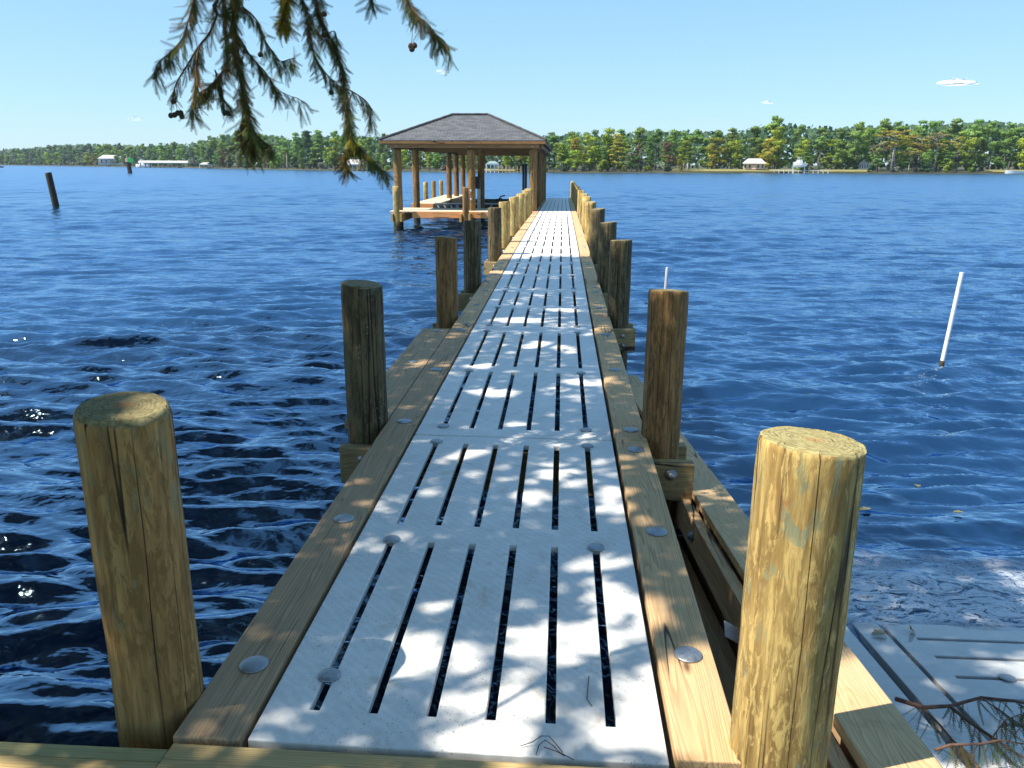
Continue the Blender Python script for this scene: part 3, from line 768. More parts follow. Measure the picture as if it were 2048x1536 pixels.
posts = [(-5.40, 31.36), (-2.58, 31.36), (-.235, 31.36), (-5.36, 35.0), (-2.57, 35.0), (-5.33, 45.1), (-5.30, 48.0), (-5.27, 51.0), (-.24, 38.9), (-.26, 44.0), (-.24, 49.2)]
for i, (x, y) in enumerate(posts):
    mb = pile_mesh(.150 if y < 33 else .145, 2.19, -2.0, 50+i, .005, 28, 30)
    mt = PILE_BT if y < 33 else PILE_B
    hp(mb.build('post', mt, None, (x, y, 0), smooth=True))
for x in (-5.40, -2.58, -.235):
    for z in ((2.26,) if x != -2.58 else (2.26, .62, .30)):
        c = hp(link('bolt', CBOLT, None, (x, 31.097 if z > 2 else 31.205, z))); c.rotation_euler = (R(90), 0, 0); c.scale = (1.3,)*3
# front walkway
wz = -.12
wk = empty('walkway', (-2.9, 31.8, wz)); tag(wk, 'pale plank walkway across the front of the boathouse, joining the dock', 'walkway')
WI = Matrix.Translation(wk.location).inverted()
def wp(o): o.parent = wk; o.matrix_parent_inverse = WI; return o
mb = MB()
for k, y in enumerate(np.arange(30.62, 33.1, .15)):
    mb.box(-5.62 + .02*math.sin(k*3.1), -.22, y, y+.142, wz-.04, wz)
wp(mb.build('planking', PALE_X, bevel=.003))
mb = MB(); mb.box(-4.75, -.22, 30.56, 30.615, wz-.24, wz-.012); wp(mb.build('rim_board', ORANGE_X, bevel=.004))
mb = MB()
for x in (-5.3, -2.75): mb.box(x-.6, x+.6, 32.6, 32.7, wz-.30, wz-.05)
wp(mb.build('joist', BROWN_X))
for x in (-5.26, -2.70):
    for s in (-1, 1):
        mb = MB(); mb.box(x+s*.165-.04, x+s*.165+.04, 30.1, 33.0, wz-.36, wz-.06); wp(mb.build('bearer', ORANGE_Y, bevel=.005))
# free pilings at the boathouse
piling(-5.28, 30.25, .80, .115, PILE_Y, 'free piling left of the boathouse corner post, at the walkway end', 'free pilings around the boathouse', 91, fine=False)
piling(-2.68, 30.25, .78, .115, PILE_B, 'free brown piling in front of the middle boathouse post', 'free pilings around the boathouse', 92, fine=False)
for (u, v, y, nm) in ((851, 364, 44.3, 'front'), (867, 362, 47.2, 'middle'), (882, 361, 50.2, 'rear')):
    P = at_y(u, v, y); piling(P.x, P.y, P.z, .125, PILE_G if nm == 'middle' else PILE_Y, '%s of three short pilings beyond the sunlit side platform' % nm, 'free pilings around the boathouse', int(u), fine=False)
# side platform
pz = -.21
pf = empty('platform', (-5.7, 38.9, pz)); tag(pf, 'sunlit plank platform along the left side inside the boathouse', 'platform')
mb = MB()
for y in np.arange(38.7, 50.4, .15): mb.box(-6.28, -5.0, y, y+.142, pz-.04, pz)
o = mb.build('planking', PALE_X, pf); o.matrix_parent_inverse = Matrix.Translation(pf.location).inverted()
mb = MB(); mb.box(-6.28, -5.0, 38.62, 38.69, pz-.26, pz-.01); mb.box(-5.07, -5.0, 38.7, 50.3, pz-.26, pz-.045)
o = mb.build('rim_board', ORANGE_X, pf); o.matrix_parent_inverse = Matrix.Translation(pf.location).inverted()
for x in (-6.55, -5.25):
    mb = MB(); mb.box(x-.04, x+.04, 38.2, 39.4, pz-.42, pz-.27); o = mb.build('bearer', ORANGE_Y, pf); o.matrix_parent_inverse = Matrix.Translation(pf.location).inverted()
for x, y in ((-6.1, 39.2), (-5.2, 39.1), (-6.1, 50), (-5.2, 42.5)):
    o = pile_mesh(.12, pz-.05, -2, int(y), .01, 20, 10).build('leg', PILE_G, pf, smooth=True); o.matrix_parent_inverse = Matrix.Translation(pf.location).inverted(); o.location = (x, y, 0)
# boat lift
lf = empty('boat_lift', (-2.5, 36, -.3)); tag(lf, 'boat lift with dark beams, aluminium post and black wheel under the roof', 'boat lift')
LI = Matrix.Translation(lf.location).inverted()
def lp(o): o.parent = lf; o.matrix_parent_inverse = LI; return o
for yy in (37.2, 43.0):
    mb = MB(); mb.box(-5.0, -.6, yy, yy+.16, -.42, -.16); lp(mb.build('cradle_beam', DARKW))
mb = MB(); mb.box(-4.9, -.65, 37.0, 37.16, -.155, -.10); lp(mb.build('top_rail', ALUM))
mb = MB(); mb.box(-2.72, -2.58, 34.78, 34.86, -.9, 1.05); lp(mb.build('lift_post', ALUM))
mb = MB(); mb.box(-2.82, -2.60, 34.6, 34.80, .60, 1.10); lp(mb.build('gearbox', DARKW, bevel=.02))
mb = MB()
ctr = Vector((-3.02, 34.65, .92)); mb.tube([ctr+Vector((-.03, 0, 0)), ctr+Vector((.03, 0, 0))], .40, 26); mb.tube([ctr, ctr+Vector((.30, 0, 0))], .03, 8)
lp(mb.build('wheel', BLACK))
for k in range(6):
    x = -4.75 + k*.30; mb = MB(); mb.tube([(x, 36.9, -.20), (x+.17, 36.9, -.46)], .022, 6); lp(mb.build('strap', WHITE))
for x in (-3.75, -3.35, -2.25):
    mb = MB(); mb.box(x, x+.1, 35.6, 35.7, -.35, -.12); lp(mb.build('bracket', GALV))
for x, y, nm in ((-.675, 33.0, 'front'), (-.71, 36.0, 'rear')):
    mb = MB(); mb.lathe([(.05, -3.2), (.05, 0), (.03, .02), (.001, .02)], 12)
    o = mb.build('guide_pole', BLACK, None, (x, y, 1.60), smooth=True); tag(o, '%s slim black guide pole beside the dock inside the boathouse' % nm, 'guide pole', 'guide poles in the boathouse slip')
# small davit cleats on the lift rail
for x, nm in ((-1.98, 'left'), (-1.25, 'right')):
    mb = MB(); mb.tube([(0, 0, -.1), (0, 0, .10), (.1, 0, .22), (.28, 0, .26)], .03, 6); mb.tube([(-.12, 0, .06), (.16, 0, .1)], .05, 6)
    o = mb.build('winch_hook', BLACK, None, (x, 37.1, -.02)); tag(o, '%s of two small dark winch hooks on the lift rail' % nm, 'hook', 'winch hooks on the boat lift')

# ------------------------------------------------------------------ near bald cypress: trunk, limbs, shading crown, hanging branches
TB = Vector((-7.4, .2, -.2))
tree = empty('bald_cypress', TB); tag(tree, 'bald cypress whose feathery branches with round cones hang into the top of the view', 'tree')
TI = Matrix.Translation(TB).inverted()
def tp(o, par=None): o.parent = par or tree; o.matrix_parent_inverse = TI if par is None else Matrix(); return o
mb = MB(); mb.tube([TB+Vector((0, 0, z)) + Vector((.1*math.sin(z), .1*math.cos(z*.7), 0)) for z in (0, .4, 1, 2, 4, 6, 9, 12, 15)], [.75, .6, .5, .44, .40, .36, .27, .17, .06], 16)
tp(mb.build('trunk', BARK, smooth=True))
# light gaps in the crown, given where their light lands on the deck (pixel ellipses -> deck points)
gaps = []
for u, v, ru, rv in [(1010, 1415, 85, 45), (1120, 1285, 110, 42), (820, 1310, 60, 50), (1240, 1230, 60, 60), (1200, 1130, 55, 26), (870, 1215, 35, 18), (950, 1490, 120, 34), (1280, 1470, 70, 40),
                     (950, 905, 60, 20), (870, 985, 35, 12), (1060, 990, 50, 14), (1110, 945, 40, 18), (1230, 1010, 36, 36), (1090, 870, 45, 10), (1090, 692, 55, 9), (985, 785, 62, 12), (965, 732, 45, 6),
                     (1160, 765, 36, 8), (1040, 850, 40, 9), (1155, 795, 30, 6), (1140, 702, 20, 6), (860, 730, 40, 10), (740, 1008, 30, 10), (870, 785, 14, 16), (1290, 1060, 26, 26), (1320, 1225, 30, 34),
                     (1430, 1500, 45, 36), (1450, 1035, 26, 12), (1040, 640, 60, 6), (1130, 620, 40, 5), (1000, 545, 40, 4), (700, 1090, 20, 14), (1215, 760, 18, 6), (930, 1330, 40, 24), (1700, 1330, 40, 30), (1760, 1450, 50, 25), (1500, 1240, 40, 24)]:
    p = at_z(u, v, 0); px_ = at_z(u+ru, v, 0); py_ = at_z(u, v-rv, 0)
    k_ = 1.18 if v > 1100 else 1.0
    gaps.append((p.x, p.y, k_*max(.03, (px_-p).length), k_*max(.04, (py_-p).length)))
gaps += [(1.92, 2.12, .72, .36), (.9, 1.78, .35, .09), (-.75, 1.75, .45, .10), (5.9, 9.9, .9, .5)] + [(P_.x-P_.z*SX, P_.y-P_.z*SY, .17, .13) for P_ in (at_y(570, 30, 4.3), at_y(696, 228, 4.2), at_y(702, 270, 4.2), at_y(690, 318, 4.2), at_y(870, 70, 3.9), at_y(455, 110, 4.1), at_y(500, 280, 4.05))] + [ (2.9, 3.2, .4, .3), (3.6, 2.7, .5, .2)]
G = np.array(gaps)
# leafy crown: sprays grouped in clumps
nC = 13000
cy_ = rng.uniform(-1.2, 14.9, nC); cx_ = rng.uniform(-9.5, 6.5, nC)
K = 20
tx = (cx_[:, None] + rng.normal(0, .17, (nC, K))).ravel(); ty = (cy_[:, None] + rng.normal(0, .17, (nC, K))).ravel()
Hc = 3.3 + .26*np.clip(cy_, 0, 15) + rng.uniform(0, 4.2, nC)
Hh = (Hc[:, None] + rng.normal(0, .2, (nC, K))).ravel()
keep = np.ones(len(tx), bool)
for gx, gy, ga, gb in G:
    e = ((tx-gx)/(ga*.95))**2 + ((ty-gy)/(gb*.95))**2 + rng.normal(0, .22, len(tx))
    keep &= ~((e < 1.0) & (rng.random(len(tx)) < .985))
keep &= ~((((tx-1.9)/.82)**2 + ((ty-2.12)/.42)**2) < 1.0)
edge = 14.0 + .35*np.clip(tx, -2, 3) + .55*np.minimum(tx+.8, 0) + .35*np.sin(tx*2.3)
keep &= (ty < edge + rng.normal(0, .2, len(tx)))
keep &= ~((tx > 1.95) & (ty > 5.0 + rng.normal(0, .4, len(tx))))
keep &= ~((tx > 3.0) & (ty > 3.6) & (rng.random(len(tx)) < .85))
keep &= ~((tx < -2.6) & (rng.random(len(tx)) < .3))
P = np.stack([tx + Hh*SX, ty + Hh*SY, Hh], -1)[keep]
def proj_np(P):
    x, y, z = P[:, 0]-CX, P[:, 1], P[:, 2]-CZ
    cy, sy = math.cos(YAW), math.sin(YAW); X = x*cy+y*sy; f = -x*sy+y*cy
    cp, sp = math.cos(PITCH), math.sin(PITCH); D = f*cp-z*sp; U = f*sp+z*cp
    return 1024+F_PX*X/np.maximum(D, .01), 768-F_PX*U/np.maximum(D, .01), D
u_, v_, D_ = proj_np(P)
P = P[~((D_ > 0) & (v_ > -90) & (u_ > -250) & (u_ < 2300))]
nL = len(P)
d = rng.normal(0, 1, (nL, 3)); d[:, 2] -= .5; d /= np.linalg.norm(d, axis=1)[:, None]
s_ = np.cross(d, rng.normal(0, 1, (nL, 3))); s_ /= np.linalg.norm(s_, axis=1)[:, None]
Ln = rng.uniform(.13, .24, nL)[:, None]; Wd = rng.uniform(.024, .044, nL)[:, None]
Q = np.stack([P - d*Ln*.5, P + s_*Wd, P + d*Ln*.5, P - s_*Wd], 1)
o = link('crown', quads_mesh('crown', Q, [C_CROWN, C_BROWN], (rng.random(nL) < .2).astype(int))); tp(o)
# limbs into the crown
mb = MB()
for k in range(16):
    y = rng.uniform(-1, 13); x = rng.uniform(-2.5, 2.5); h = 3.6 + .26*max(y, 0) + rng.uniform(.4, 3.5)
    e = Vector((x + h*SX, y + h*SY, h)); s0 = TB + Vector((0, 0, min(13, h*.9 + rng.uniform(-1, 1))))
    m_ = (s0+e)/2 + Vector((rng.normal(0, .3), rng.normal(0, .3), .5))
    pts = [s0, (s0+m_)/2+Vector((0, 0, .15)), m_, (m_+e)/2+Vector((0, 0, .1)), e]
    if any(-300 < pix(q)[0] < 2350 and -60 < pix(q)[1] < 1600 for q in pts): continue
    sub = [pts[i].lerp(pts[i+1], t) for i in range(4) for t in (0, .2, .4, .6, .8)]
    if any(abs(q.x - q.z*SX - 1.9) < .9 and abs(q.y - q.z*SY - 2.1) < .6 for q in sub): continue
    mb.tube(pts, [.13, .10, .075, .045, .012], 8)
    for j in range(5):
        q0 = pts[2+j % 2]; q1 = q0 + Vector((rng.normal(0, .8), rng.normal(0, .8), rng.normal(.2, .4)))
        if -80 < pix(q1)[1] < 1600 and -300 < pix(q1)[0] < 2350: continue
        if abs(q1.x - q1.z*SX - 1.9) < 1.0 and abs(q1.y - q1.z*SY - 2.1) < .7: continue
        mb.tube([q0, (q0+q1)/2+Vector((0, 0, .08)), q1], [.03, .02, .006], 6)
# low twig that draws the curved shadow line across the first panel
def tw(u, v, h):
    p = at_z(u, v, 0); return Vector((p.x+h*SX, p.y+h*SY, h))
mb.tube([tw(930, 1450, 2.5), tw(1000, 1408, 2.42), tw(1080, 1365, 2.4), tw(1150, 1335, 2.4), tw(1230, 1303, 2.38), tw(1300, 1285, 2.4), tw(1420, 1270, 2.5)], [.006, .010, .011, .011, .012, .013, .014], 7)
lim = [TB+Vector((0, 0, 4.6)), Vector((-4.6, 2.4, 4.0)), Vector((-2.6, 3.6, 3.45)), Vector((-1.3, 4.1, 3.2)), Vector((-.2, 4.35, 3.05)), Vector((.7, 4.5, 2.95))]
mb.tube(lim, [.12, .08, .055, .04, .028, .012], 8)
tp(mb.build('limb', BARK, smooth=True))
# hanging branches
def frond(Q, M, base, direc, L, mi, rg, wf=1.0):
    d = direc.normalized(); side = d.cross(Vector(rg.normal(0, 1, 3)))
    if side.length < 1e-3: return
    side.normalize(); nrm = d.cross(side)
    n = max(5, int(L/.0075)); sag = nrm*rg.normal(0, .18)
    for i in range(n):
        t = (i+.5)/n; c = base + d*(L*t) + sag*(L*t*t)
        ll = L*.15*wf*(math.sin(math.pi*min(1, t*.85+.12))**.7) + .002
        for sgn in (-1, 1):
            a = (side*sgn*.85 + d*.55).normalized(); wv = d*.0016
            tip = c + a*ll
            Q.append((c-wv, c+wv, tip+wv*.6, tip-wv*.6)); M.append(mi)
    wv = side*.0011
    e = base + d*L + sag*L; m_ = base + d*(L*.5) + sag*(L*.25)
    Q.append((base-wv, base+wv, m_+wv, m_-wv)); M.append(1); Q.append((m_-wv, m_+wv, e+wv*.5, e-wv*.5)); M.append(1)
STR = [  # (depth y, thickness, density, colour weights (green, brown, yellow), points)
 (4.0, .004, 5, (.6, .36, .04), [(398, -150), (390, -40), (386, 0), (377, 41), (364, 78), (342, 103), (317, 125), (308, 148)]),
 (4.1, .008, 2.2, (.55, .4, .05), [(455, -150), (446, -40), (436, 0), (427, 12), (433, 31), (417, 69), (399, 91), (374, 131), (355, 162), (347, 185)]),
 (4.0, .004, 5, (.6, .38, .02), [(399, 91), (393, 120), (391, 160), (389, 195), (383, 222)]),
 (4.15, .006, 6.5, (.5, .45, .05), [(452, -150), (449, -40), (449, 0), (450, 50), (453, 90), (455, 120), (441, 148), (420, 172), (402, 182)]),
 (4.05, .006, 9.5, (.66, .30, .04), [(470, -150), (468, -40), (467, 0), (467, 47), (470, 94), (480, 140), (486, 181), (495, 219), (499, 262), (505, 300)]),
 (4.0, .003, 6, (.8, .16, .04), [(497, 235), (508, 262), (524, 280), (541, 292)]),
 (4.05, .003, 4, (.65, .3, .05), [(486, 181), (488, 215), (484, 245), (488, 280), (484, 300)]),
 (4.2, .004, 4.2, (.7, .28, .02), [(474, -150), (474, -30), (480, 6), (511, 37), (527, 75), (545, 103), (561, 122), (580, 118), (590, 116)]),
 (4.1, .004, 4.2, (.72, .26, .02), [(470, 60), (499, 109), (530, 144), (546, 170), (556, 185)]),
 (4.15, .002, 1.8, (.7, .3, 0), [(546, 170), (560, 182), (580, 192), (598, 198), (610, 213)]),
 (4.15, .003, 3.5, (.7, .25, .05), [(430, 140), (440, 175), (449, 200), (462, 216)]),
 (4.3, .004, 17, (.08, .07, .85), [(577, -140), (573, -30), (571, 0), (568, 22), (570, 48)]),
 (4.35, .004, 4.4, (.62, .36, .02), [(592, -150), (600, -30), (605, 0), (617, 31), (624, 94), (636, 125), (661, 156), (683, 175)]),
 (4.25, .006, 8, (.64, .30, .06), [(622, -150), (628, -30), (633, 0), (646, 47), (667, 87), (683, 134), (689, 175), (695, 208)]),
 (4.2, .004, 8, (.30, .18, .52), [(695, 208), (697, 235), (699, 262), (704, 281)]),
 (4.2, .004, 6, (.68, .2, .12), [(704, 281), (722, 298), (738, 314), (755, 332), (772, 346)]),
 (4.2, .003, 6, (.2, .65, .15), [(702, 281), (694, 300), (689, 319), (697, 336)]),
 (4.2, .003, 3.5, (.7, .22, .08), [(689, 175), (711, 187), (733, 203), (743, 222), (739, 240)]),
 (4.3, .003, 3, (.7, .3, 0), [(617, 31), (640, 70), (668, 62), (674, 80)]),
 (3.9, .003, 7, (.85, .13, .02), [(806, -150), (812, -30), (817, 0), (836, 31), (858, 50), (874, 72), (886, 88)]),
 (3.9, .002, 2, (.85, .15, 0), [(874, 72), (890, 84), (895, 104)]),
 (4.4, .003, 3.5, (.8, .2, 0), [(745, -130), (742, -20), (743, -4), (746, 6)]),
]
CONES = [(1, [(347, 203)]), (1, [(342, 231)]), (1, [(349, 230)]), (1, [(356, 226)]), (1, [(362, 226)]), (1, [(364, 233)]), (10, [(450, 226)]), (10, [(457, 227)]), (13, [(649, 28)]), (13, [(648, 70)]), (12, [(663, 185)]), (7, [(521, 109)]), (19, [(822, 92)]), (19, [(829, 91)]), (19, [(824, 98)])]
rg = np.random.default_rng(5)
STALK = {1: [[(347, 185), (348, 203)], [(347, 192), (344, 212), (342, 231)], [(349, 192), (352, 210), (356, 226)], [(352, 208), (361, 220), (363, 228)]],
         10: [[(447, 195), (450, 226)], [(450, 205), (457, 227)]], 12: [[(662, 158), (663, 185)]], 19: [[(828, 22), (825, 60), (823, 92)]], 7: [[(522, 72), (521, 109)]]}
br = []
for bi, (dep, th, dens, cw, pts) in enumerate(STR):
    W3 = [at_y(u, v, dep + .06*math.sin(i*1.3+bi)) for i, (u, v) in enumerate(pts)]
    if pts[0][1] < -100:   # reach up to the limb
        tgt = min((lim[i] + (lim[i+1]-lim[i])*t for i in range(1, 5) for t in (0, .25, .5, .75, 1)), key=lambda q: (q-W3[0]).length)
        W3 = [tgt] + W3
    # smooth
    fine = []
    for i in range(len(W3)-1):
        p0, p1, p2, p3 = W3[max(i-1, 0)], W3[i], W3[i+1], W3[min(i+2, len(W3)-1)]
        for t in np.linspace(0, 1, 6, endpoint=False):
            fine.append(.5*((2*p1) + (p2-p0)*t + (2*p0-5*p1+4*p2-p3)*t*t + (3*p1-p0-3*p2+p3)*t**3))
    fine.append(W3[-1])
    mb = MB(); mb.tube(fine, [th*(1-.75*i/(len(fine)-1))+.0006 for i in range(len(fine))], 6)
    Qf, Mf = [], []
    for st_ in STALK.get(bi, []): mb.tube([at_y(u, v, dep) for u, v in st_], .0014, 5)
    acc = 0
    for i in range(len(fine)-1):
        seg = fine[i+1]-fine[i]; acc += seg.length*dens*1.6/.03
        if pix(fine[i])[1] < -120: acc = 0
        while acc > 0:
            acc -= 1
            b0 = fine[i] + seg*rg.random()
            dr = seg.normalized()*rg.uniform(.2, .9) + Vector((rg.normal(0, .38), rg.normal(0, .38), rg.normal(-.95, .3)))
            mi = int(rg.choice(3, p=np.array(cw)/sum(cw)))
            if rg.random() < .45:   # side twig carrying fronds
                e = b0 + dr.normalized()*rg.uniform(.03, .075)
                mb.tube([b0, e], [.0012, .0007], 4, cap=False)
                for q in range(2): frond(Qf, Mf, b0+(e-b0)*rg.uniform(.3, 1), dr + Vector(rg.normal(0, .5, 3)), rg.uniform(.045, .085), mi, rg)
            else: frond(Qf, Mf, b0, dr, rg.uniform(.035, .085), mi, rg)
    o = tp(mb.build('branch', BARKT, smooth=True)); br.append(o)
    f = link('foliage', quads_mesh('foliage', np.array([[tuple(p) for p in q] for q in Qf]), [C_GREEN, C_BROWN, C_YEL], Mf)); f.parent = o
mbc = MB()
me = bpy.data.meshes.new('cone'); bm = bmesh.new(); bmesh.ops.create_icosphere(bm, subdivisions=3, radius=.0135)
for v in bm.verts: v.co *= 1 + .10*noise.cell(v.co*160) - .05
bm.to_mesh(me); bm.free(); me.materials.append(CONE)
for p in me.polygons: p.use_smooth = True
for bi, [(u, v)] in CONES:
    o = link('cone', me, br[bi], at_y(u, v, STR[bi][0])); o.scale = (1, 1, 1.05)

# ------------------------------------------------------------------ fallen branch and litter
fb = empty('fallen_branch', at_z(1900, 1420, -.5)); tag(fb, 'fallen cypress branch with drooping dried twigs lying over the ramp corner', 'branch')
FI = Matrix.Translation(fb.location).inverted()
mbs = MB(); Qf, Mf = [], []
def rp(u, v, h): 
    z = -.6
    for _ in range(8):
        P = at_z(u, v, z); z = ramp_z(P.y) + h
    return at_z(u, v, z)
paths = [([(1792, 1398), (1845, 1415), (1900, 1412), (1962, 1395), (2030, 1402), (2100, 1420)], .010, .10),
         ([(1900, 1412), (1940, 1445), (1985, 1475), (2030, 1505), (2090, 1540)], .008, .10),
         ([(1870, 1500), (1900, 1490), (1960, 1488), (2000, 1480), (2060, 1490)], .006, .14),
         ([(1850, 1420), (1880, 1450), (1905, 1480), (1940, 1510), (1970, 1560)], .005, .07),
         ([(1960, 1395), (2000, 1420), (2040, 1450), (2090, 1470)], .003, .12), ([(1985, 1475), (2010, 1440), (2060, 1420)], .003, .12)]
for pts, th, h in paths:
    W3 = [rp(u, v, h + .02*math.sin(i*2)) for i, (u, v) in enumerate(pts)]
    mbs.tube(W3, [th*(1-.6*i/(len(W3)-1)) for i in range(len(W3))], 7)
    for i in range(len(W3)-1):
        seg = W3[i+1]-W3[i]
        for k in range(int(seg.length/.009)):
            b0 = W3[i]+seg*rg.random()
            if rg.random() < (.8 if pix(b0)[0] < 1900 else .35): continue
            dr = Vector((rg.normal(0, .35), rg.normal(-.5, .3), -.55 + rg.normal(0, .2)))
            frond(Qf, Mf, b0, dr, rg.uniform(.05, .15), 0 if rg.random() < .6 else 1, rg, .38)
o = mbs.build('stem', BARKT, fb, smooth=True); o.matrix_parent_inverse = FI
o = link('foliage', quads_mesh('foliage', np.array([[tuple(p) for p in q] for q in Qf]), [L_DARK, C_BROWN], Mf), fb); o.matrix_parent_inverse = FI
def leaf(P, size, mat, label, rz, tilt=(.3, .2), curl=.25):
    mb = MB(); n = 9; vs = []
    for i in range(n):
        t = i/(n-1); wv = size*.34*math.sin(math.pi*t)**.8*(1+.25*math.sin(t*19)) + .0006
        zc = curl*size*(t-.5)**2*2
        vs += [(size*(t-.5), -wv, zc+abs(wv)*.5), (size*(t-.5), 0, zc), (size*(t-.5), wv, zc+abs(wv)*.5)]
    fs = [(3*i+a, 3*i+a+1, 3*i+a+4, 3*i+a+3) for i in range(n-1) for a in (0, 1)]
    mb.add(vs, fs); o = mb.build('dry_leaf', mat, None, P, smooth=True); o.rotation_euler = (tilt[0], tilt[1], rz)
    tag(o, label, 'leaf', 'fallen leaves'); return o
leaf(rp(1820, 1258, .02), .075, YLEAF, 'curled golden leaf standing at the end of the top ramp slot', 1.2, (.9, .4))
leaf(rp(1758, 1269, .008), .085, flat('tan_leaf', (.30, .27, .18), .7), 'flat tan leaf lying across the thin ramp gap', .2, (0, -.05), .05)
leaf(at_z(1700, 1524, -.30), .16, REDP, 'big rusty leaf beside the foot of the yellow piling', .9, (.5, .3))
for u, v, s, nm in ((1730, 1022, .09, 'pale green leaf floating on dark water right of the yellow piling'), (1915, 1034, .07, 'small olive leaf floating far right on the dark water'), (1834, 974, .07, 'tiny brown leaf floating above the two pale ones')):
    P = at_z(u, v, WATER); P.z = WATER + float(wave_h(np.array([P.x]), np.array([P.y]), np.array([.03]))[0]) + .015
    leaf(P, s, GLEAF, nm, u*.1, (.1, .1), .15)
# thin curled twig on the first panel
mb = MB()
for pts in ([(1072, 1510), (1078, 1490), (1090, 1480), (1105, 1490), (1120, 1505), (1148, 1520)], [(1040, 1492), (1065, 1484), (1082, 1472), (1098, 1472), (1112, 1488), (1125, 1505)], [(1088, 1494), (1112, 1502), (1130, 1512)]):
    mb.tube([at_z(u, v, .006+.01*math.sin(math.pi*i/(len(pts)-1))) for i, (u, v) in enumerate(pts)], .0014, 5)
o = mb.build('twig', BARKT, smooth=True); tag(o, 'thin curled dead twig lying at the near edge of the deck', 'twig')
mb = MB(); mb.tube([at_z(u, v, .004) for u, v in ((1178, 1352), (1176, 1375), (1174, 1398), (1184, 1412))], .0016, 5)
o = mb.build('twig', BARKT); tag(o, 'short straight dead twig between the two rightmost slots of the nearest panel', 'twig')
# torn white label stapled inside the gap
P = at_z(1466, 1266, -.28); mb = MB(); mb.box(-.05, .05, -.002, .002, -.035, .035); mb.box(.055, .1, -.002, .001, .01, .02)
o = mb.build('torn_label', WHITE, None, P); o.rotation_euler = (R(-50), R(35), R(20)); tag(o, 'torn scrap of white label in the dark gap beside the yellow piling', 'label scrap')

# ------------------------------------------------------------------ far shore
DT = [(-700, 1500), (-300, 1150), (0, 900), (150, 690), (300, 530), (430, 410), (560, 340), (700, 295), (900, 258), (1100, 243), (1500, 262), (2048, 312), (2500, 370), (2900, 430)]
def shore_d(u): return float(np.interp(u, [a for a, b in DT], [b for a, b in DT]))
def shore_pt(u, back=0.0, z=WATER):
    d = ray(u, 332); h = Vector((d.x, d.y, 0)).normalized(); D = shore_d(u) + back
    return Vector((CX + h.x*D, h.y*D, z))
sp = [shore_pt(u) for u in range(-700, 2901, 40)]
mb = MB(); n = len(sp); vs = []
for i, p in enumerate(sp):
    h = Vector((p.x-CX, p.y, 0)).normalized()
    wob = .8*math.sin(i*1.7)+.6*math.sin(i*.73)
    for dd, zz in ((wob, WATER-.5), (wob+.3, WATER+.25), (wob+5, WATER+.35), (40, WATER+.5), (140, .5), (600, 1.5)):
        vs.append((p.x+h.x*dd, p.y+h.y*dd, zz))
fs = [(i*6+k, (i+1)*6+k, (i+1)*6+k+1, i*6+k+1) for i in range(n-1) for k in range(5)]
mb.add(vs, [f[::-1] for f in fs])
gm = NT('far_bank'); _o = gm.coords(); BANK = gm.set(gm.ramp(gm.noise(_o, .08, 5, .6), [(.35, (.03, .033, .018)), (.55, (.06, .06, .028)), (.7, (.10, .09, .045))]), .95)
o = mb.build('far_bank', BANK, smooth=True); tag(o, kind='structure')
# mown strips of lawn
LAWN = NT('lawn'); _o = LAWN.coords(); LAWN = LAWN.set(LAWN.ramp(LAWN.noise(_o, .3, 5), [(.3, (.15, .15, .045)), (.7, (.26, .22, .07))]), .95)
def strip(u0, u1, back0, back1, z0, z1):
    mb = MB(); N = 12; vs = []
    for i in range(N+1):
        u = u0+(u1-u0)*i/N; a = shore_pt(u, back0); b = shore_pt(u, back1); vs += [(a.x, a.y, z0), (b.x, b.y, z1)]
    mb.add(vs, [(2*i, 2*i+2, 2*i+3, 2*i+1) for i in range(N)]); o = mb.build('lawn', LAWN); tag(o, kind='structure')
strip(1345, 1605, 2.2, 12, WATER+.5, .35); strip(1640, 1745, 2.2, 10, WATER+.5, .3); strip(1970, 2200, 2.2, 12, WATER+.5, .4); strip(945, 1050, 2.2, 9, WATER+.5, .2)

# --- tree prototypes (unit height 1 m, scaled per tree)
def leaf_cloud(cl, per, size, rg, shell=.6, flat_=.8, droop=0):
    Qs = []; Ns = []
    for c, r in cl:
        n = int(per*(r[0]*r[1])**.5*60); 
        dirs = rg.normal(0, 1, (n, 3)); dirs /= np.linalg.norm(dirs, axis=1)[:, None]
        rad = shell + (1-shell)*rg.random(n)[:, None]
        lump = 1 + .22*np.sin(dirs[:, :1]*5+c[0]*30) * np.sin(dirs[:, 1:2]*6+c[1]*20)
        p = np.array(c) + dirs*rad*lump*np.array([r[0], r[0], r[1]])
        nr = dirs*np.array([1, 1, 1.3]) + rg.normal(0, .55, (n, 3)); nr /= np.linalg.norm(nr, axis=1)[:, None]
        a = np.cross(nr, rg.normal(0, 1, (n, 3))); a /= np.linalg.norm(a, axis=1)[:, None]; b = np.cross(nr, a)
        if droop: b = b*.5 + np.array([0, 0, -droop]); 
        s = size*rg.uniform(.6, 1.3, n)[:, None]
        Qs.append(np.stack([p-a*s, p-b*s*.8, p+a*s, p+b*s*.8], 1)); nn = dirs*np.array([1, 1, 1.2]) + nr*.45; Ns.append(nn/np.linalg.norm(nn, axis=1)[:, None])
    return np.concatenate(Qs), np.concatenate(Ns)
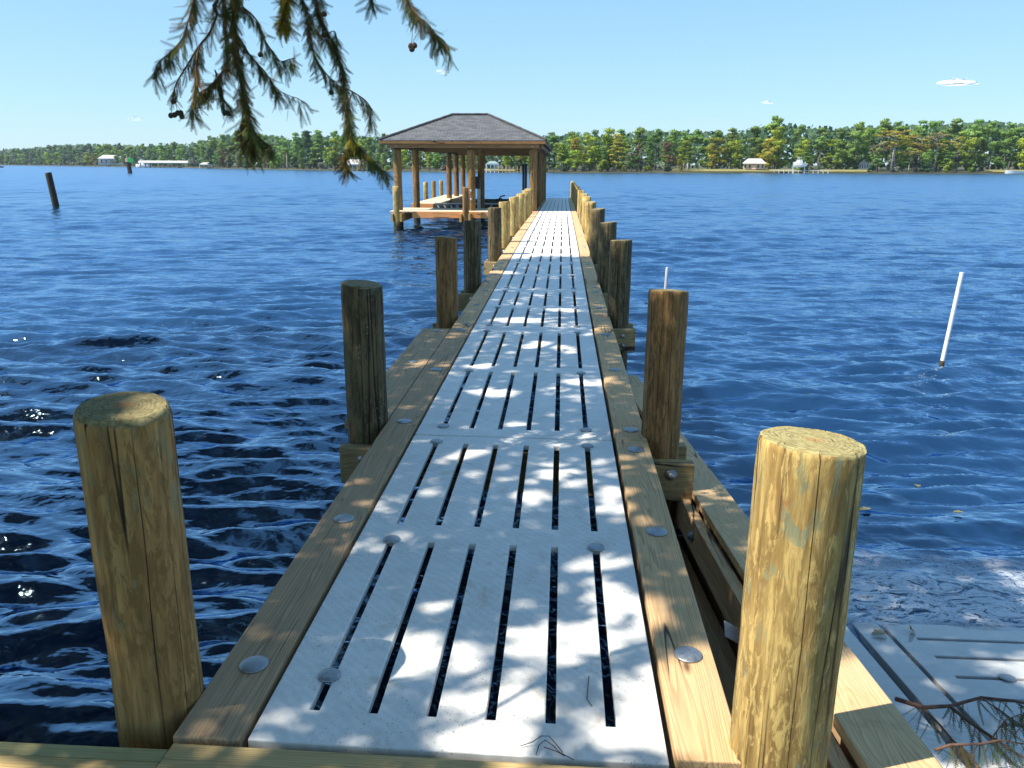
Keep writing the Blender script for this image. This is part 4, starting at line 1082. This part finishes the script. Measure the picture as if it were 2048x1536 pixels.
def make_tree(kind, seed):
    rg = np.random.default_rng(seed); cl = []; mb = MB()
    lean = rg.normal(0, .03, 2)
    ax = lambda z: Vector((lean[0]*z+.012*math.sin(z*7+seed), lean[1]*z+.012*math.cos(z*6+seed), z))
    def trunk(top, r0, r1): mb.tube([ax(top*i/7) - Vector((0, 0, .06 if i == 0 else 0)) for i in range(8)], [r0*1.35] + [r0+(r1-r0)*i/7 for i in range(1, 8)], 7)
    def limb(c, r=.006):
        z0 = max(.1, c[2]-rg.uniform(.05, .12)); s0 = ax(z0); e = Vector(c); mb.tube([s0, (s0+e)/2+Vector((0, 0, .012)), e], [r, r*.7, r*.3], 5)
    if kind == 'pine':
        trunk(.97, .016, .004)
        for k in range(15):
            z = .48+.50*rg.random()**.8; ro = .17*(1-((z-.62)/.45)**2)*rg.uniform(.3, 1.1) if z < .95 else .02; t = rg.uniform(0, 6.28)
            c = ax(z)+Vector((ro*math.cos(t), ro*math.sin(t), 0)); cl.append((c, (rg.uniform(.065, .105), rg.uniform(.035, .06)))); limb(c)
        per, size = 30, .019
    elif kind == 'oak':
        trunk(.75, .024, .008)
        for k in range(24):
            z = .16+.80*rg.random(); env = .30*math.sin(math.pi*min(1, (z-.02)*.98))**.6; ro = env*rg.random()**.6; t = rg.uniform(0, 6.28)
            c = ax(z)+Vector((ro*math.cos(t), ro*math.sin(t), 0)); cl.append((c, (rg.uniform(.095, .15), rg.uniform(.055, .09)))); 
            if k % 3 == 0: limb(c, .008)
        per, size = 26, .021
    elif kind == 'cypress':
        trunk(.98, .024, .004)
        for k in range(24):
            z = .26+.72*(k/24.0)**.9; env = .20*(1-max(0, (z-.45))/.62)*(.7+.3*math.sin(k*2.4)); t = k*2.4+rg.normal(0, .4); ro = env*rg.uniform(.35, 1)
            c = ax(z)+Vector((ro*math.cos(t), ro*math.sin(t), rg.normal(0, .01))); cl.append((c, (rg.uniform(.075, .13), rg.uniform(.022, .042)))); limb(c)
        per, size = 32, .018
    elif kind == 'flat':     # flat-topped old cypress
        trunk(.90, .022, .008)
        for k in range(20):
            z = .55+.42*rg.random(); env = .12+.26*(z-.5)/.45; t = rg.uniform(0, 6.28); ro = env*rg.random()**.6
            c = ax(min(z, .88))+Vector((ro*math.cos(t), ro*math.sin(t), max(0, z-.88))); cl.append((c, (rg.uniform(.07, .12), rg.uniform(.018, .032)))); limb(c, .008)
        per, size = 32, .017
    elif kind == 'moss':
        trunk(.95, .020, .004)
        for k in range(16):
            z = .15+.8*rg.random(); t = rg.uniform(0, 6.28); ro = .17*rg.random()*(1.15-z)
            c = ax(z)+Vector((ro*math.cos(t), ro*math.sin(t), 0)); cl.append((c, (rg.uniform(.05, .08), rg.uniform(.05, .085)))); limb(c)
        per, size = 30, .017
    else:   # shrub
        mb.tube([(0, 0, -.05), (.02, .01, .5)], [.04, .015], 5)
        for k in range(14):
            z = .12+.75*rg.random(); t = rg.uniform(0, 6.28); ro = .48*rg.random()**.6*(1.1-z*.6)
            c = Vector((ro*math.cos(t), ro*math.sin(t), z)); cl.append((c, (rg.uniform(.14, .24), rg.uniform(.10, .18))))
        per, size = 16, .05
    Q = leaf_cloud([((c[0], c[1], c[2]), r) for c, r in cl], per, size, rg, .35, .8, .8 if kind == 'moss' else 0)
    return mb, Q
PROTO = {}
def proto(kind, var, mat, bark):
    key = (kind, var, mat.name, bark.name)
    if key not in PROTO:
        gk = (kind, var)
        if gk not in PROTO: PROTO[gk] = make_tree(kind, 100+var*17+hash(kind.__len__()) % 50)
        mb, Q = PROTO[gk]
        PROTO[key] = (mb.mesh('trunk', bark, True), quads_mesh('crown', Q[0], mat, None, Q[1]))
    return PROTO[key]
KN = {'pine': ('pine_tree', 'pine'), 'oak': ('broadleaf_tree', 'broadleaf tree'), 'cypress': ('cypress_tree', 'cypress'), 'flat': ('cypress_tree', 'flat-topped cypress'), 'moss': ('moss_draped_tree', 'moss-draped tree'), 'shrub': ('shoreline_shrub', 'shrub')}
CN = {'pine_foliage': 'green', 'oak_foliage': 'mid green', 'bright_foliage': 'lime green', 'yellowing_foliage': 'yellowing', 'rusty_foliage': 'rusty', 'moss_foliage': 'grey', 'dark_foliage': 'dark green', 'distant_foliage': 'hazy green'}
def stretch(u):
    for a, s in ((0, 'beyond the left frame edge'), (180, 'left of the distant white house'), (262, 'behind the distant white house'), (400, 'behind the long marina roof'), (560, 'just right of the marina roof'), (690, 'left of the white-roofed boat shed'),
                 (780, 'around the white-roofed boat shed'), (1090, 'seen past the boathouse'), (1300, 'right of the boathouse'), (1480, 'left of the tan house'), (1640, 'around the tan house'), (1780, 'right of the lifted white boat'), (1960, 'behind the orange cypresses'), (2100, 'above the white motorboat')):
        if u < a: return s
    return 'beyond the right frame edge'
def tree_at(u, back, h, kind, mat, var, bark=BARK, row='', z=None, wide=1.0):
    me_t, me_c = proto(kind, var, mat, bark)
    P = shore_pt(u, back, WATER+.3 if z is None else z)
    nm, word = KN[kind]
    t = empty(nm, P)
    t.rotation_euler.z = random.uniform(0, 6.28); t.scale = (h*wide, h*wide, h)
    lab = '%s %s %s, %s' % (CN[mat.name], word, row, stretch(u)); lab = ' '.join(lab.split())
    tag(t, lab, 'shrub' if kind == 'shrub' else 'tree', 'far shore trees ' + stretch(u))
    link('trunk', me_t, t); link('crown', me_c, t)
    return t
SIL = [(-300, 305), (0, 304), (50, 300), (100, 295), (150, 290), (200, 290), (300, 291), (350, 286), (400, 284), (440, 270), (480, 263), (530, 268), (560, 268), (600, 277), (620, 263), (680, 263), (720, 266), (780, 268), (900, 270), (1000, 265), (1100, 263), (1150, 256), (1200, 263), (1250, 256), (1290, 252), (1350, 258), (1400, 251), (1450, 263), (1490, 252), (1530, 240), (1560, 240), (1600, 246), (1650, 249), (1700, 251), (1750, 249), (1800, 245), (1850, 250), (1900, 247), (1950, 243), (2000, 247), (2048, 254), (2400, 255)]
def top_h(u, back):
    v = float(np.interp(u, [a for a, b in SIL], [b for a, b in SIL])); P = shore_pt(u, back)
    q = pix(P)[1]; D = math.hypot(P.x-CX, P.y)
    hor = 328.6 + (u-1024)*.0035
    return (hor-v)*D/1726.0 + CZ - .2
rt = random.Random(11)
def green(u):
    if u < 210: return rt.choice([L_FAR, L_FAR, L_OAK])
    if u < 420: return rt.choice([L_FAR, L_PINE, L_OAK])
    if u < 690: return rt.choice([L_PINE, L_PINE, L_DARK, L_OAK])
    return rt.choice([L_PINE, L_OAK, L_OAK, L_LIME])
# back row: sets the skyline
u = -60.0
while u < 2150:
    hh = top_h(u, 34)*rt.uniform(.90, 1.07)
    kd = rt.choice(['pine', 'pine', 'oak', 'pine'])
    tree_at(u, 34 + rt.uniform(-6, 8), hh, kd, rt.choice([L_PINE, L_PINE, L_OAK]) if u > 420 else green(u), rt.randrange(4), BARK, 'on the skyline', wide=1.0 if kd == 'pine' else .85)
    u += hh*.44*1726/(shore_d(u)+34)*rt.uniform(.75, 1.2)
# middle row
u = -50.0
while u < 2130:
    hh = top_h(u, 20)*rt.uniform(.66, .90)
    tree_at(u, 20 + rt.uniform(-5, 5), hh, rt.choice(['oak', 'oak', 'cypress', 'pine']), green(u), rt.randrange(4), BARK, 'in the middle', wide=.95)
    u += hh*.56*1726/(shore_d(u)+20)*rt.uniform(.8, 1.25)
# front row
def lawn_gap(u): return 1345 < u < 1605 or 1645 < u < 1740 or 1975 < u < 2200 or 945 < u < 1040
u = -40.0
while u < 2100:
    hh = top_h(u, 8)*rt.uniform(.38, .70)
    if not (lawn_gap(u) or 196 < u < 400 or 690 < u < 738):
        m_ = green(u) if rt.random() > (.16 if u > 1080 else .08) else rt.choice([L_LIME, L_GOLD, L_MOSS])
        kd = rt.choice(['oak', 'cypress', 'cypress', 'moss']) if u > 450 else 'oak'
        tree_at(u, 7 + rt.uniform(-3, 4), hh, kd, m_ if kd != 'moss' else rt.choice([L_MOSS, L_DARK]), rt.randrange(4), rt.choice([BARK, BARK_PALE]), 'at the waterline', wide=1.15)
    u += hh*.50*1726/shore_d(u)*rt.uniform(.75, 1.25)
# shrubs at the water's edge
u = 20.0
while u < 2080:
    if not (1345 < u < 1605 or 1650 < u < 1740 or 1985 < u < 2100 or 196 < u < 425 or 690 < u < 738 or 945 < u < 1010):
        tree_at(u, 3.2 + rt.uniform(-.6, 2), rt.uniform(2.0, 4.2), 'shrub', rt.choice([L_OAK, L_DARK, L_LIME, L_MOSS] if u > 420 else [L_FAR, L_OAK]), rt.randrange(3), BARK, 'overhanging the water', WATER+.2)
    u += rt.uniform(30, 62)
# individually coloured trees
def px_h(u, v, back): 
    P = shore_pt(u, back); D = math.hypot(P.x-CX, P.y); hor = 328.6+(u-1024)*.0035
    return (hor-v)*D/1726 + CZ + .4
for u, v, back, kd, mt, var, bk_, wd in [(1122, 285, 9, 'cypress', L_LIME, 0, BARK_PALE, 1.3), (1150, 275, 11, 'cypress', L_GOLD, 1, BARK_PALE, 1.3), (1180, 270, 10, 'oak', L_LIME, 1, BARK, 1.0), (1215, 258, 12, 'oak', L_LIME, 2, BARK, .95), (1228, 268, 8, 'cypress', L_GOLD, 2, BARK_PALE, 1.3),
        (1262, 292, 5, 'moss', L_MOSS, 0, BARK_PALE, 1.2), (1275, 282, 8, 'moss', L_RUST, 1, BARK, 1.1), (1335, 283, 6, 'oak', L_RUST, 3, BARK, .75), (1362, 280, 7, 'cypress', L_LIME, 3, BARK, 1.2), (1360, 318, 4, 'cypress', L_GOLD, 0, BARK, 1.4), (1430, 276, 16, 'oak', L_GOLD, 0, BARK, 1.1), (1462, 282, 17, 'oak', L_LIME, 3, BARK, 1.0),
        (1530, 280, 17, 'oak', L_GOLD, 2, BARK, 1.0), (1550, 262, 18, 'oak', L_LIME, 0, BARK, 1.0), (1610, 284, 17, 'oak', L_LIME, 2, BARK, .9), (1655, 282, 17, 'oak', L_LIME, 1, BARK, 1.0),
        (1755, 284, 5, 'flat', L_RUST, 0, BARK_PALE, 1.0), (1785, 264, 7, 'flat', L_GOLD, 1, BARK_PALE, 1.3), (1818, 300, 5, 'flat', L_GOLD, 2, BARK_PALE, 1.4), (1835, 275, 9, 'flat', L_GOLD, 3, BARK_PALE, 1.4), (1868, 270, 6, 'flat', L_RUST, 1, BARK_PALE, .9), (1895, 278, 6, 'flat', L_GOLD, 0, BARK_PALE, 1.1), (1942, 282, 5, 'oak', L_LIME, 3, BARK, 1.0), (1945, 262, 14, 'pine', L_PINE, 2, BARK_PALE, 1.1),
        (535, 300, 6, 'cypress', L_RUST, 2, BARK_PALE, 1.2), (595, 266, 9, 'cypress', L_PINE, 1, BARK_PALE, .9), (620, 262, 10, 'cypress', L_DARK, 0, BARK, 1.0), (635, 262, 12, 'cypress', L_PINE, 2, BARK, 1.0), (670, 276, 9, 'oak', L_LIME, 1, BARK, 1.0), (1012, 300, 8, 'cypress', L_LIME, 1, BARK_PALE, 1.3), (1040, 298, 7, 'cypress', L_GOLD, 2, BARK_PALE, 1.2), (1375, 330, 3, 'moss', L_MOSS, 2, BARK_PALE, .6), (445, 300, 6, 'oak', L_RUST, 1, BARK, .9), (805, 300, 6, 'oak', L_LIME, 2, BARK, 1.0), (860, 296, 6, 'cypress', L_LIME, 3, BARK, 1.2)]:
    t = tree_at(u, back, px_h(u, v, back), kd, mt, var, bk_, '', wide=wd)
    t['label'] = '%s %s %s, in front of its neighbours' % (CN[mt.name], KN[kd][1], {1122: 'just right of the boathouse eave', 1150: 'second from the boathouse eave', 1180: 'third from the boathouse eave'}.get(u, 'at %s' % stretch(u)) if False else stretch(u))
    t['group'] = 'standout coloured trees on the far shore'
# pale bare trunks
def snag(u, v, back, label):
    h = px_h(u, v, back); P = shore_pt(u, back, WATER); mb = MB()
    mb.tube([(0, 0, -.3), (.02*h, 0, h*.5), (.03*h, 0, h)], [.30, .2, .06], 8)
    mb.tube([(.02*h, 0, h*.6), (.10*h, .02, h*.8)], [.07, .02], 5); mb.tube([(.025*h, 0, h*.7), (-.06*h, .02, h*.85)], [.06, .02], 5)
    o = mb.build('bare_trunk', BARK_PALE, None, P, smooth=True); tag(o, label, 'bare trunk', 'pale bare trunks along the far shore')
snag(1375, 322, 2.5, 'pale bare trunk at the waterline left of the lawn'); snag(1782, 300, 3, 'pale leaning bare trunk under the orange cypresses'); snag(574, 305, 3, 'pale bare trunk at the waterline between hanging branches')
# far wood behind everything: a dense mass nobody could count
Qw = []
rw = np.random.default_rng(3)
for u in np.arange(-320, 2420, 5.0):
    hmax = top_h(u, 60)*.86
    n = 34 if u > 420 else 22
    b = 46 + rw.uniform(0, 40, n)
    h = Vector((ray(u, 332).x, ray(u, 332).y, 0)).normalized(); D = shore_d(u)
    z = hmax*rw.random(n)**.7
    x = CX + h.x*(D+b) + rw.normal(0, 1.5, n); y = h.y*(D+b) + rw.normal(0, 1.5, n)
    p = np.stack([x, y, z], -1); nr = np.stack([rw.normal(0, .6, n)-.3, rw.normal(0, .5, n)-.7, rw.normal(0, .5, n)+.6], -1); nr /= np.linalg.norm(nr, axis=1)[:, None]
    a = np.cross(nr, rw.normal(0, 1, (n, 3))); a /= np.linalg.norm(a, axis=1)[:, None]; bb = np.cross(nr, a); s = (rw.uniform(.6, 1.5, n)*D/300)[:, None]
    Qw.append(np.stack([p-a*s, p-bb*s, p+a*s, p+bb*s], 1))
o = link('woods', quads_mesh('woods', np.concatenate(Qw), L_DARK)); tag(o, kind='stuff')

# ------------------------------------------------------------------ far buildings, piers and boats
def place(name, u, back, label, cat, z=WATER, rot=0.0, group=None):
    P = shore_pt(u, back, z); o = empty(name, P); d = Vector((P.x-CX, P.y)); o.rotation_euler.z = -math.atan2(d.x, d.y) + rot
    tag(o, label, cat, group); return o, math.hypot(d.x, d.y)/1660.0    # metres per source pixel
def hip(mb, x0, x1, y0, y1, z0, z1, ins):
    c = (y0+y1)/2
    mb.add([(x0, y0, z0), (x1, y0, z0), (x1, y1, z0), (x0, y1, z0), (x0+ins, c, z1), (x1-ins, c, z1)], [(0, 1, 5, 4), (1, 2, 5), (2, 3, 4, 5), (3, 0, 4), (0, 3, 2, 1)])
def house(u, back, w, h1, h2, label, wall, roof, name='house', porch=False, z=.3):
    o, m = place(name, u, back, label, 'house', z); W_, H1, H2 = w*m, h1*m, h2*m
    mb = MB(); mb.box(-W_*.45, W_*.45, 0, W_*.4, 0, H1); mb.build('wall', wall, o)
    mb = MB(); hip(mb, -W_*.5, W_*.5, -W_*.12, W_*.46, H1, H2, W_*.22); mb.build('roof', roof, o)
    for k in range(5):
        x = -W_*.36 + k*W_*.18; mb = MB(); mb.box(x-W_*.035, x+W_*.035, -.05, -.01, H1*.25, H1*.8); wn_ = mb.build('window', GLASS, o)
    if porch:
        for k in range(7):
            x = -W_*.47 + k*W_*.94/6; mb = MB(); mb.tube([(x, -W_*.1, 0), (x, -W_*.1, H1)], .12*m/.3, 6); mb.build('post', WHITE, o)
        mb = MB(); mb.box(-W_*.48, W_*.48, -W_*.11, -.06, H1*.45, H1*.5); mb.build('balcony', WHITE, o)
    return o, m
o, m = house(224, 5, 44, 11, 17, 'distant white two-storey waterfront house with pale hip roof and porch', WHITE, flat('grey_metal_roof', (.55, .56, .58), .5), 'house', True)
mb = MB()
for k in range(6): mb.box(6*m+k*3*m, 9*m+k*3*m, -9*m-1, -7*m-1, 0, 1.5*m*(k+1)*.9)
mb.build('stairway', WHITE, o)
o, m = house(1508, 9, 44, 11, 20, 'tan house with a whitish hip roof behind the lawn', TAN, ROOFW)
mb = MB(); mb.box(-4*m, 4*m, -.35, -.02, 0, 8*m); mb.build('porch', flat('pink_wall', (.62, .42, .34), .8), o)
o, m = house(1730, 20, 22, 10, 15, 'white gabled house nearly hidden in trees above the lawn', WHITE, ROOFW)
o, m = house(555, 0, 0.01, 0.01, 0.02, 'x', WHITE, WHITE) if False else (None, None)
def shed(u, back, w, zlo, zhi, roofmat, label, name, nposts, pitch=3, deck=True, cat='boat shed', dep=6):
    o, m = place(name, u, back, label, cat); W_ = w*m
    z0, z1 = zlo*m, zhi*m
    mb = MB(); mb.add([(-W_/2, -dep*.55, z0), (W_/2, -dep*.55, z0), (W_/2, dep*.55, z0), (-W_/2, dep*.55, z0), (-W_/2+pitch*m, 0, z1), (W_/2-pitch*m, 0, z1)], [(0, 1, 5, 4), (1, 2, 5), (2, 3, 4, 5), (3, 0, 4), (0, 3, 2, 1)])
    mb.build('roof', roofmat, o)
    mb = MB(); mb.box(-W_/2+.1, W_/2-.1, -dep*.53, -dep*.50, z0-.35, z0-.02); mb.build('fascia', WHITE, o)
    for k in range(nposts):
        x = -W_*.47 + W_*.94*k/(nposts-1)
        for yy in (-dep*.45, dep*.45):
            mb = MB(); mb.tube([(x, yy, -.5), (x, yy, z0)], .13, 6); mb.build('post', WHITE if nposts < 8 else DARKW, o)
    if deck: mb = MB(); mb.box(-W_/2, W_/2, -dep*.45, dep*.45, .35, .55); mb.build('deck', BOARD_GRY, o)
    return o, m
shed(344, -14, 112, 9, 12.5, ROOFW, 'long covered marina dock with a flat white roof on dark posts', 'marina_dock', 14, 1, True, 'marina dock', 8)
shed(413, -3, 26, 7, 11, flat('pale_shingle', (.42, .42, .41), .7), 'small pale-roofed gazebo dock right of the long marina roof', 'gazebo', 4, 8, True, 'gazebo', 6)
shed(714, -2, 40, 13, 22, ROOFW, 'white-roofed boat shed behind the hanging branch tip', 'boat_shed', 5, .5, True)
shed(985, -4, 26, 17, 22, ROOFG, 'small green-roofed gazebo dock seen under the boathouse roof', 'gazebo', 4, 8, True, 'gazebo', 5)
def pier(u, back, w, z, label, nposts, rail=False, mat=BOARD_GRY, name='pier'):
    o, m = place(name, u, back, label, 'pier'); W_ = w*m
    mb = MB(); mb.box(-W_/2, W_/2, -.8, .8, z, z+.15); mb.build('deck', mat, o)
    for k in range(nposts):
        x = -W_*.48 + W_*.96*k/(nposts-1); mb = MB(); mb.tube([(x, -.85, -.6), (x, -.85, z+(.9 if rail else .35))], .12, 6); mb.build('post', mat, o)
    return o
pier(1020, -4, 46, .9, 'low brown pier leading right from the green-roofed gazebo', 7, True, BOARD_GRY)
pier(1603, -3, 100, .75, 'low whitish dock along the lawn under the lifted boat', 12, False, flat('bleached_wood', (.50, .47, .42), .8))
P = at_z(-18, 341.5, WATER); o = empty('pier', P); tag(o, 'dark pier end with posts at the left edge of the view', 'pier')
mb = MB(); mb.box(-4, 3.4, -1, 1, .9, 1.3); mb.build('deck', DARKW, o)
for x in (-3, .9, 3.2):
    mb = MB(); mb.tube([(x, -1, -.8), (x-.25, -1, 3.0)], .26, 7); mb.build('post', DARKW, o)
mb = MB(); mb.box(-4, .5, .5, .6, 2.0, 2.9); mb.build('rail', WHITE, o)
def boat(name, P, L, label, rot, cabin=True, tower=False, group=None):
    o = empty(name, P); o.rotation_euler.z = rot; tag(o, label, 'boat', group); mb = MB()
    n = 9; vs = []
    for i in range(n):
        t = i/(n-1); wv = L*.15*(1-max(0, (t-.45)/.55)**2.2) + .02; sh = L*.12*(1+.35*t*t); x = L*(t-.5)
        vs += [(x, -wv, sh), (x, -wv*.75, L*.02), (x, 0, -L*.04), (x, wv*.75, L*.02), (x, wv, sh)]
    fs = [(5*i+k, 5*i+5+k, 5*i+6+k, 5*i+1+k) for i in range(n-1) for k in range(4)] + [(5*i+4, 5*i+9, 5*i+5, 5*i) for i in range(n-1)] + [(0, 1, 2, 3, 4)]
    mb.add(vs, fs); mb.build('hull', WHITE, o)
    if cabin:
        mb = MB(); mb.add([(-L*.15, -L*.09, L*.13), (L*.2, -L*.08, L*.13), (L*.2, L*.08, L*.13), (-L*.15, L*.09, L*.13), (-L*.13, -L*.08, L*.26), (L*.08, -L*.07, L*.26), (L*.08, L*.07, L*.26), (-L*.13, L*.08, L*.26)], [(0, 1, 5, 4), (1, 2, 6, 5), (2, 3, 7, 6), (3, 0, 4, 7), (4, 5, 6, 7)])
        c = mb.build('cabin', WHITE, o); mb = MB(); mb.box(-L*.10, L*.08, -L*.093, -L*.088, L*.17, L*.22); mb.build('windscreen', GLASS, c)
    if tower:
        mb = MB()
        for x, y in ((-L*.08, -L*.07), (L*.05, -L*.07), (-L*.08, L*.07), (L*.05, L*.07)): mb.tube([(x, y, L*.13), (x*.8, y*.8, L*.38)], .06, 5)
        mb.box(-L*.1, L*.08, -L*.08, L*.08, L*.38, L*.40); mb.build('tower', WHITE, o)
    return o
p = at_z(286, 334.5, WATER); b_ = boat('motorboat', p + Vector((0, 0, .1)), 11, 'white cabin motorboat under way in front of the marina roof', R(160), True, True)
p = shore_pt(2034, -9); boat('motorboat', p, 7.0, 'low white motorboat moored at the right edge of the far shore', R(185), False)
mb = MB(); mb.box(-1.2, 1, -.85, -.8, .85, 1.3)
p = shore_pt(1598, -3, WATER+2.2); o = boat('motorboat', p, 6.6, 'white cabin boat hoisted on a lift beside the lawn', R(105), True, True)
o, m = place('boat_hoist', 1598, -3, 'white posts of the lift under the hoisted boat', 'boat lift')
for x, y in ((-1.7, -1.5), (1.7, -1.5), (-1.7, 2), (1.7, 2)):
    mb = MB(); mb.tube([(x, y, -.5), (x, y, 3.4)], .1, 6); mb.build('post', WHITE, o)
mb = MB(); mb.box(-1.8, 1.8, -1.6, -1.4, 1.75, 1.95); mb.box(-1.8, 1.8, 1.9, 2.1, 1.75, 1.95); mb.build('cradle', ALUM, o)
# channel marker
P = at_z(261, 346.5, WATER); m = math.hypot(P.x-CX, P.y)/1660
o = empty('channel_marker', P); tag(o, 'channel marker piling with a green square board, far out on the left', 'channel marker')
mb = MB(); mb.tube([(0, 0, -1), (-2*m, 0, 20*m)], [4*m, 3.6*m], 10); mb.build('piling', PILE_BLK, o)
mb = MB(); mb.box(0*m, 8*m, -.6, -.45, 19*m, 26.5*m); o2 = mb.build('dayboard', GREEN, o); o2.rotation_euler.z = .2
mb = MB(); mb.tube([(-3*m, 0, 20*m), (-3*m, 0, 31*m)], .9*m, 6); mb.box(-6*m, -1*m, -.4, .4, 20*m, 26*m); mb.build('lantern', flat('lantern_housing', (.45, .33, .25), .6), o)

# ------------------------------------------------------------------ clouds
def cloud_mat(name, thin):
    cm = NT(name); lw = cm.n('LayerWeight', Blend=.4); geo = cm.n('NewGeometry')
    va = cm.n('VectorMath', operation='ADD'); vs_ = cm.n('VectorMath', operation='SCALE'); vs_.inputs['Scale'].default_value = .35
    cm.l(geo.outputs['Normal'], vs_.inputs[0]); cm.l(vs_.outputs[0], va.inputs[0]); va.inputs[1].default_value = (-.25, -.35, .8)
    vn = cm.n('VectorMath', operation='NORMALIZE'); cm.l(va.outputs[0], vn.inputs[0]); cm.l(vn.outputs[0], cm.b.inputs['Normal'])
    cm.set((.93, .93, .95), 1.0, 0, 0)
    tr = cm.n('BsdfTransparent'); mx = cm.n('MixShader'); nz = cm.noise(cm.coords(), .022, 6, .65)
    fac = cm.math('ADD', cm.ramp(lw.outputs['Facing'], [(.0, thin), (.60, 1.)]), cm.ramp(nz, [(.4, .0), (.7, .35)]), True)
    cm.l(fac, mx.inputs[0]); cm.l(cm.b.outputs[0], mx.inputs[1]); cm.l(tr.outputs[0], mx.inputs[2]); cm.l(mx.outputs[0], cm.out.inputs['Surface']); return cm.mat
CLOUD, WISP = cloud_mat('cloud_white', .05), cloud_mat('cloud_wisp', .55)
for u, v, wpx, hpx, nm in ((1915, 168, 76, 20, 'brightest little white cloud, high above the right-hand trees'), (885, 145, 28, 14, 'faint puff of cloud right of the hanging branches'), (1535, 206, 24, 10, 'faint cloud wisp above the middle of the far tree line'), (271, 239, 34, 14, 'small white cloud low in the left sky')):
    D = 4000.0; P = at_y(u, v, D); m = D/1660; r_ = random.Random(int(u)); bm = bmesh.new()
    bmesh.ops.create_icosphere(bm, subdivisions=6, radius=1)
    off = Vector((r_.uniform(0, 50), 0, 0))
    for vv in bm.verts:
        q = vv.co.copy(); prof = 1 + .35*noise.noise(Vector((q.x*2.6, q.y, q.z))+off) + .22*noise.noise(Vector((q.x*7, q.y*2, q.z*2.5))+off) + .10*noise.noise(Vector((q.x*16, q.y*4, q.z*5))+off)
        x = q.x*wpx*m*.5*(1 + .12*noise.noise(q*3+off)); z = q.z*hpx*m*.5*prof*(1.0 if q.z > 0 else .45)
        vv.co = Vector((x, q.y*wpx*m*.25, z))
    me = bpy.data.meshes.new('cloud'); bm.to_mesh(me); bm.free(); me.materials.append(CLOUD if u == 1915 else WISP)
    for p in me.polygons: p.use_smooth = True
    o = link('cloud', me, None, P); tag(o, nm, 'cloud', None, 'thing')

# ------------------------------------------------------------------ thin summer haze
hz = MB(); hz.box(-1500, 900, -70, 1800, -4, 40)
hm = bpy.data.materials.new('haze_air'); hm.use_nodes = True; ht = hm.node_tree; ht.nodes.clear()
ho = ht.nodes.new('ShaderNodeOutputMaterial'); hv = ht.nodes.new('ShaderNodeVolumePrincipled')
hv.inputs['Color'].default_value = (.80, .90, 1.0, 1); hv.inputs['Density'].default_value = .00012; hv.inputs['Anisotropy'].default_value = .3
ht.links.new(hv.outputs[0], ho.inputs['Volume'])
o = hz.build('haze', hm); tag(o, kind='stuff')
